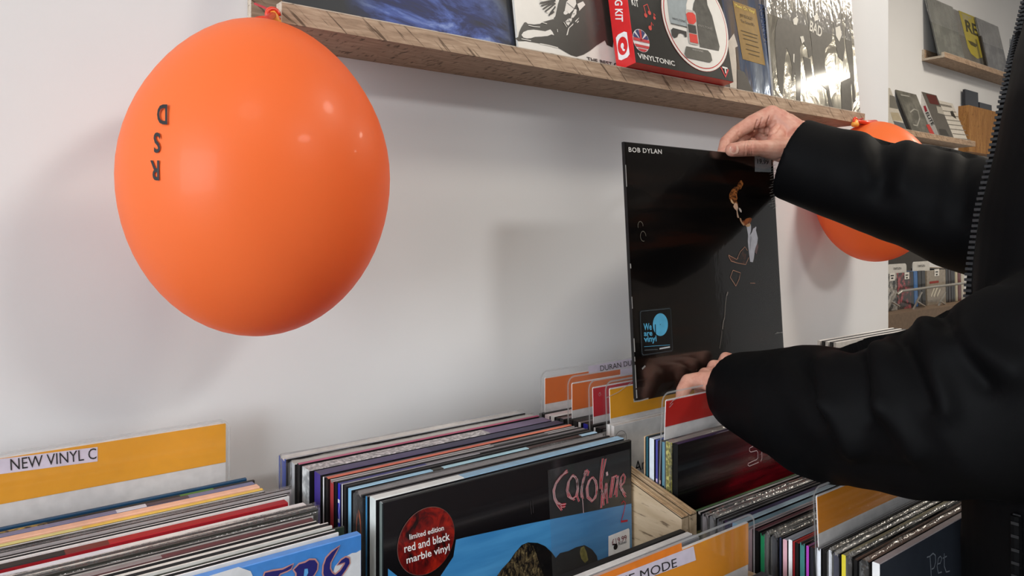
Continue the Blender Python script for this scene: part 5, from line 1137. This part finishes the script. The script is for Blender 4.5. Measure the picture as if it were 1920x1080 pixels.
decal(m2, 'red_corner_print', [Zb(*q) for q in [(325, 790), (345, 785), (385, 860), (360, 865)]], card('#b03a34', .4), mp_)
m3f = ('y', -.0155)
decal(m3, 'cover_print', [Zb(*q) for q in [(325, 595), (385, 605), (410, 665), (350, 655)]], card('#5a2420', .4), m3f)
decal(m3, 'cover_print', [Zb(*q) for q in [(390, 670), (425, 680), (440, 725), (400, 715)]], card('#aaa59b', .4), m3f)
decal(m3, 'cover_print', [Zb(*q) for q in [(405, 815), (450, 820), (485, 885), (425, 880)]], card('#3f3c38', .4), m3f)
mx_ = ('x', -.0853)
decal(m3, 'spine_print', [Zb(*q) for q in [(308, 672), (322, 668), (334, 702), (320, 710)]], card('#a8283a', .4), mx_)
text_px(m3, 'spine_lettering', 'ELITE', Zb(322, 715), Zb(362, 795), Zb(338, 708), INK, mx_, bold=.03)
for k in range(7):
    y_ = 700+k*29; x_ = 428+k*13
    strokes(m4, 'text_line', [[Zb(x_, y_), Zb(x_+88+k*2, y_+10)]], .0045, card('#77726a', .5), mp_)
strokes(m4, 'heading_print', [[Zb(415, 662), Zb(488, 676)]], .012, streaks('#4a453e', '#b5afa5', 300, .5), mp_)
decal(m4, 'figure_print', [Zb(*q) for q in [(478, 705), (492, 700), (505, 725), (518, 752), (505, 745), (485, 730)]], card('#33312d', .5), mp_)
# wooden box fixed right of the magazines
BY = FY-.040
bx = empty('wooden_box', (ratio(1812)*BY+.26, BY, e(.411)), label='oak box on the far wall right of the magazines', cat='box')
bw = .26
MB().box((-bw, -.012, 0), (bw, 0, .245), bev=.001).obj('front_board', M_BOXWOOD, bx)
MB().box((-bw, 0, 0), (-bw+.010, FY-BY-.001, .245)).obj('side_board', M_BOXWOOD, bx)
MB().box((bw-.010, 0, 0), (bw, FY-BY-.001, .245)).obj('side_board', M_BOXWOOD, bx)
MB().box((-bw+.010, 0, 0), (bw-.010, FY-BY-.001, .010)).obj('base_board', M_BOXWOOD, bx)
for k, (dx, hgt, lab) in enumerate(((-.235, .325, 'dark navy case leaning in the oak box'), (-.05, .275, 'black case peeping out of the oak box'))):
    record(bx.location.x+dx, BY+.012, .422+hgt, .012, '#23242c', '#1b1c22', card('#20222c', .3, .3), lab, 'cases in the oak box', lean=.03, w=.17, h=hgt-.001, name='media_case', cat='case')
# pale notice at the far right edge
nt = empty('wall_notice', (ratio(1905)*(FY-.004), FY-.004, e(1.02)), label='small pale grey notice on the far wall at the right edge', cat='notice')
MB().box((-.09, -.001, -.11), (.09, .001, .11)).obj('sheet', card('#9aa0a4', .5), nt)
# ---------------------------------------------------------------- disc rack
RY = 1.19
rk = empty('disc_rack', (2.85, RY+.06, 0), label='wire-fronted wooden disc rack below the far ledges', cat='rack')
def rp(name, mb, mat): return lp(mb, rk).obj(name, mat, rk)
M_RK = card('#6b5847', .5, 0, .15); M_WIRE = card('#b5b1aa', .3, 0, .05, .7)
rp('back_board', MB().box((2.15, 1.52, e(-.62)), (3.6, 1.535, e(.03))), card('#3b3835', .6))
rp('base_shelf', MB().box((2.15, RY-.055, e(-.335)), (3.6, 1.52, e(-.275))), M_RK)
rp('lower_board', MB().box((2.15, RY-.03, .05), (3.6, 1.50, e(-.335))), card('#4a3f35', .6))
mb = MB(); zb = P(1750, 537, RY-.03).z
mb.tube([P(1682, 552, RY-.028), P(1690, 546, RY-.03), P(1750, 538, RY-.03), P(1812, 530.5, RY-.03), P(1860, 525, RY-.03)], .0045, 8)
rp('front_bar', mb, M_WIRE)
for a in (1668, 1716, 1760, 1800):
    mb = MB(); mb.tube([P(a-6, 585, RY-.02), P(a+6, 560, RY-.03), P(a+12, 548, RY-.03)], .0035, 6); mb.tube([P(a+3, 565, RY-.03), P(a+18, 574, RY-.01)], .0035, 6); rp('wire_bracket', mb, M_WIRE)
GR = 'discs in the wire-fronted rack'
def cdcase(px0, px1, cov, lab, zt=-.150, front=True, y=RY+.006):
    x0 = ratio(px0)*y; x1 = ratio(px1)*y
    o = record(x0, y+(.0 if front else .06), zt, .0105 if front else .125, cov, cov, cov, lab, GR, lean=.02, w=max(x1-x0, .008), h=.125, name='disc_case', cat='disc')
    return o
BWp = streaks('#1d1c1b', '#a9a49c', 45, .3, .4, pos=(.45, .58))
CDL = [(1660, 1680, BWp, 'disc with a black and white cover beside the near wall corner', True), (1681, 1706, streaks('#2c2422', '#a8464e', 40, .3, .4, pos=(.5, .62)), 'disc with a pink and red figure cover in the rack', True),
 (1707.5, 1712.5, '#1c1f26', 'dark disc spine left of the blue one', False), (1713.5, 1720, '#2c64a0', 'blue disc spine in the rack', False), (1721, 1727, '#16171a', 'black disc spine right of the blue one', False), (1728, 1734.5, '#202226', 'charcoal disc spine left of the beige cover', False),
 (1736, 1771, card('#8a7f70', .3, .4, .2), 'disc with a beige lettered cover in the rack', True),
 (1773, 1777, '#17181a', 'black disc spine just right of the beige cover', False), (1778, 1782, '#2a2326', 'brownish disc spine second right of the beige cover', False), (1783, 1786.5, '#15171c', 'black disc spine third right of the beige cover', False), (1787, 1790, '#24262a', 'grey disc spine left of the cream one', False),
 (1791, 1795, '#b3ab8f', 'cream disc spine left of the dark red one', False), (1796, 1801, '#5d2224', 'dark red disc spine between cream ones', False), (1802, 1807, '#b9b2a4', 'cream disc spine at the right end of the rack', False)]
for a, b, c_, lab, fr in CDL:
    o = cdcase(a, b, c_, lab, front=fr)
    if a == 1736:
        strokes(o, 'cover_print', [[(1743, 530), (1760, 528)]], .008, card('#8a2c24'), ('y', -.0058))
        strokes(o, 'cover_drawing', [[(1746, 556), (1752, 540)], [(1751, 556), (1758, 538)], [(1757, 556), (1763, 542)]], .008, card('#cfc9b8'), ('y', -.0058))
    if fr:
        f_ = ('y', -.0062)
        q = {1660: (1668, 512, 1678, 527), 1681: (1696, 511, 1705, 524), 1736: (1752, 505, 1761, 518)}[a]
        decal(o, 'price_sticker', [(q[0], q[1]), (q[2], q[1]-1), (q[2], q[3]-1), (q[0], q[3])], card('#d9d5ce'), f_)
        strokes(o, 'price_mark', [[(q[0]+2, q[1]+5), (q[2]-2, q[1]+4.5)]], .004, INK, ('y', -.0066)); strokes(o, 'price_mark', [[(q[0]+3, q[1]+10), (q[2]-3, q[1]+9.5)]], .005, INK, ('y', -.0066))
for px, py, lab, word in ((1682, 505, 'white rounded title tab at the left of the disc rack', 'ROCK'), (1727, 500, 'white rounded title tab above the blue disc spine', 'Indie Music')):
    c_ = P(px, py, RY+.02)
    tb_ = empty('title_tab', c_-Vector((0, 0, .12)), label=lab, cat='tab', group='title tabs of the disc rack')
    mb = MB(); mb.prism(rrect(-.068, .068, -.02, .139, .012, 5), -.001, .001); mb.obj('tab_card', card('#c9c6c0', .45), tb_)
    mesh_obj('tab_print', [(-.03, -.0014, .119), (.03, -.0014, .119), (.03, -.0014, .127), (-.03, -.0014, .127)], [(0, 1, 2, 3)], streaks('#6a6864', '#b5b2ac', 260, .5), tb_)
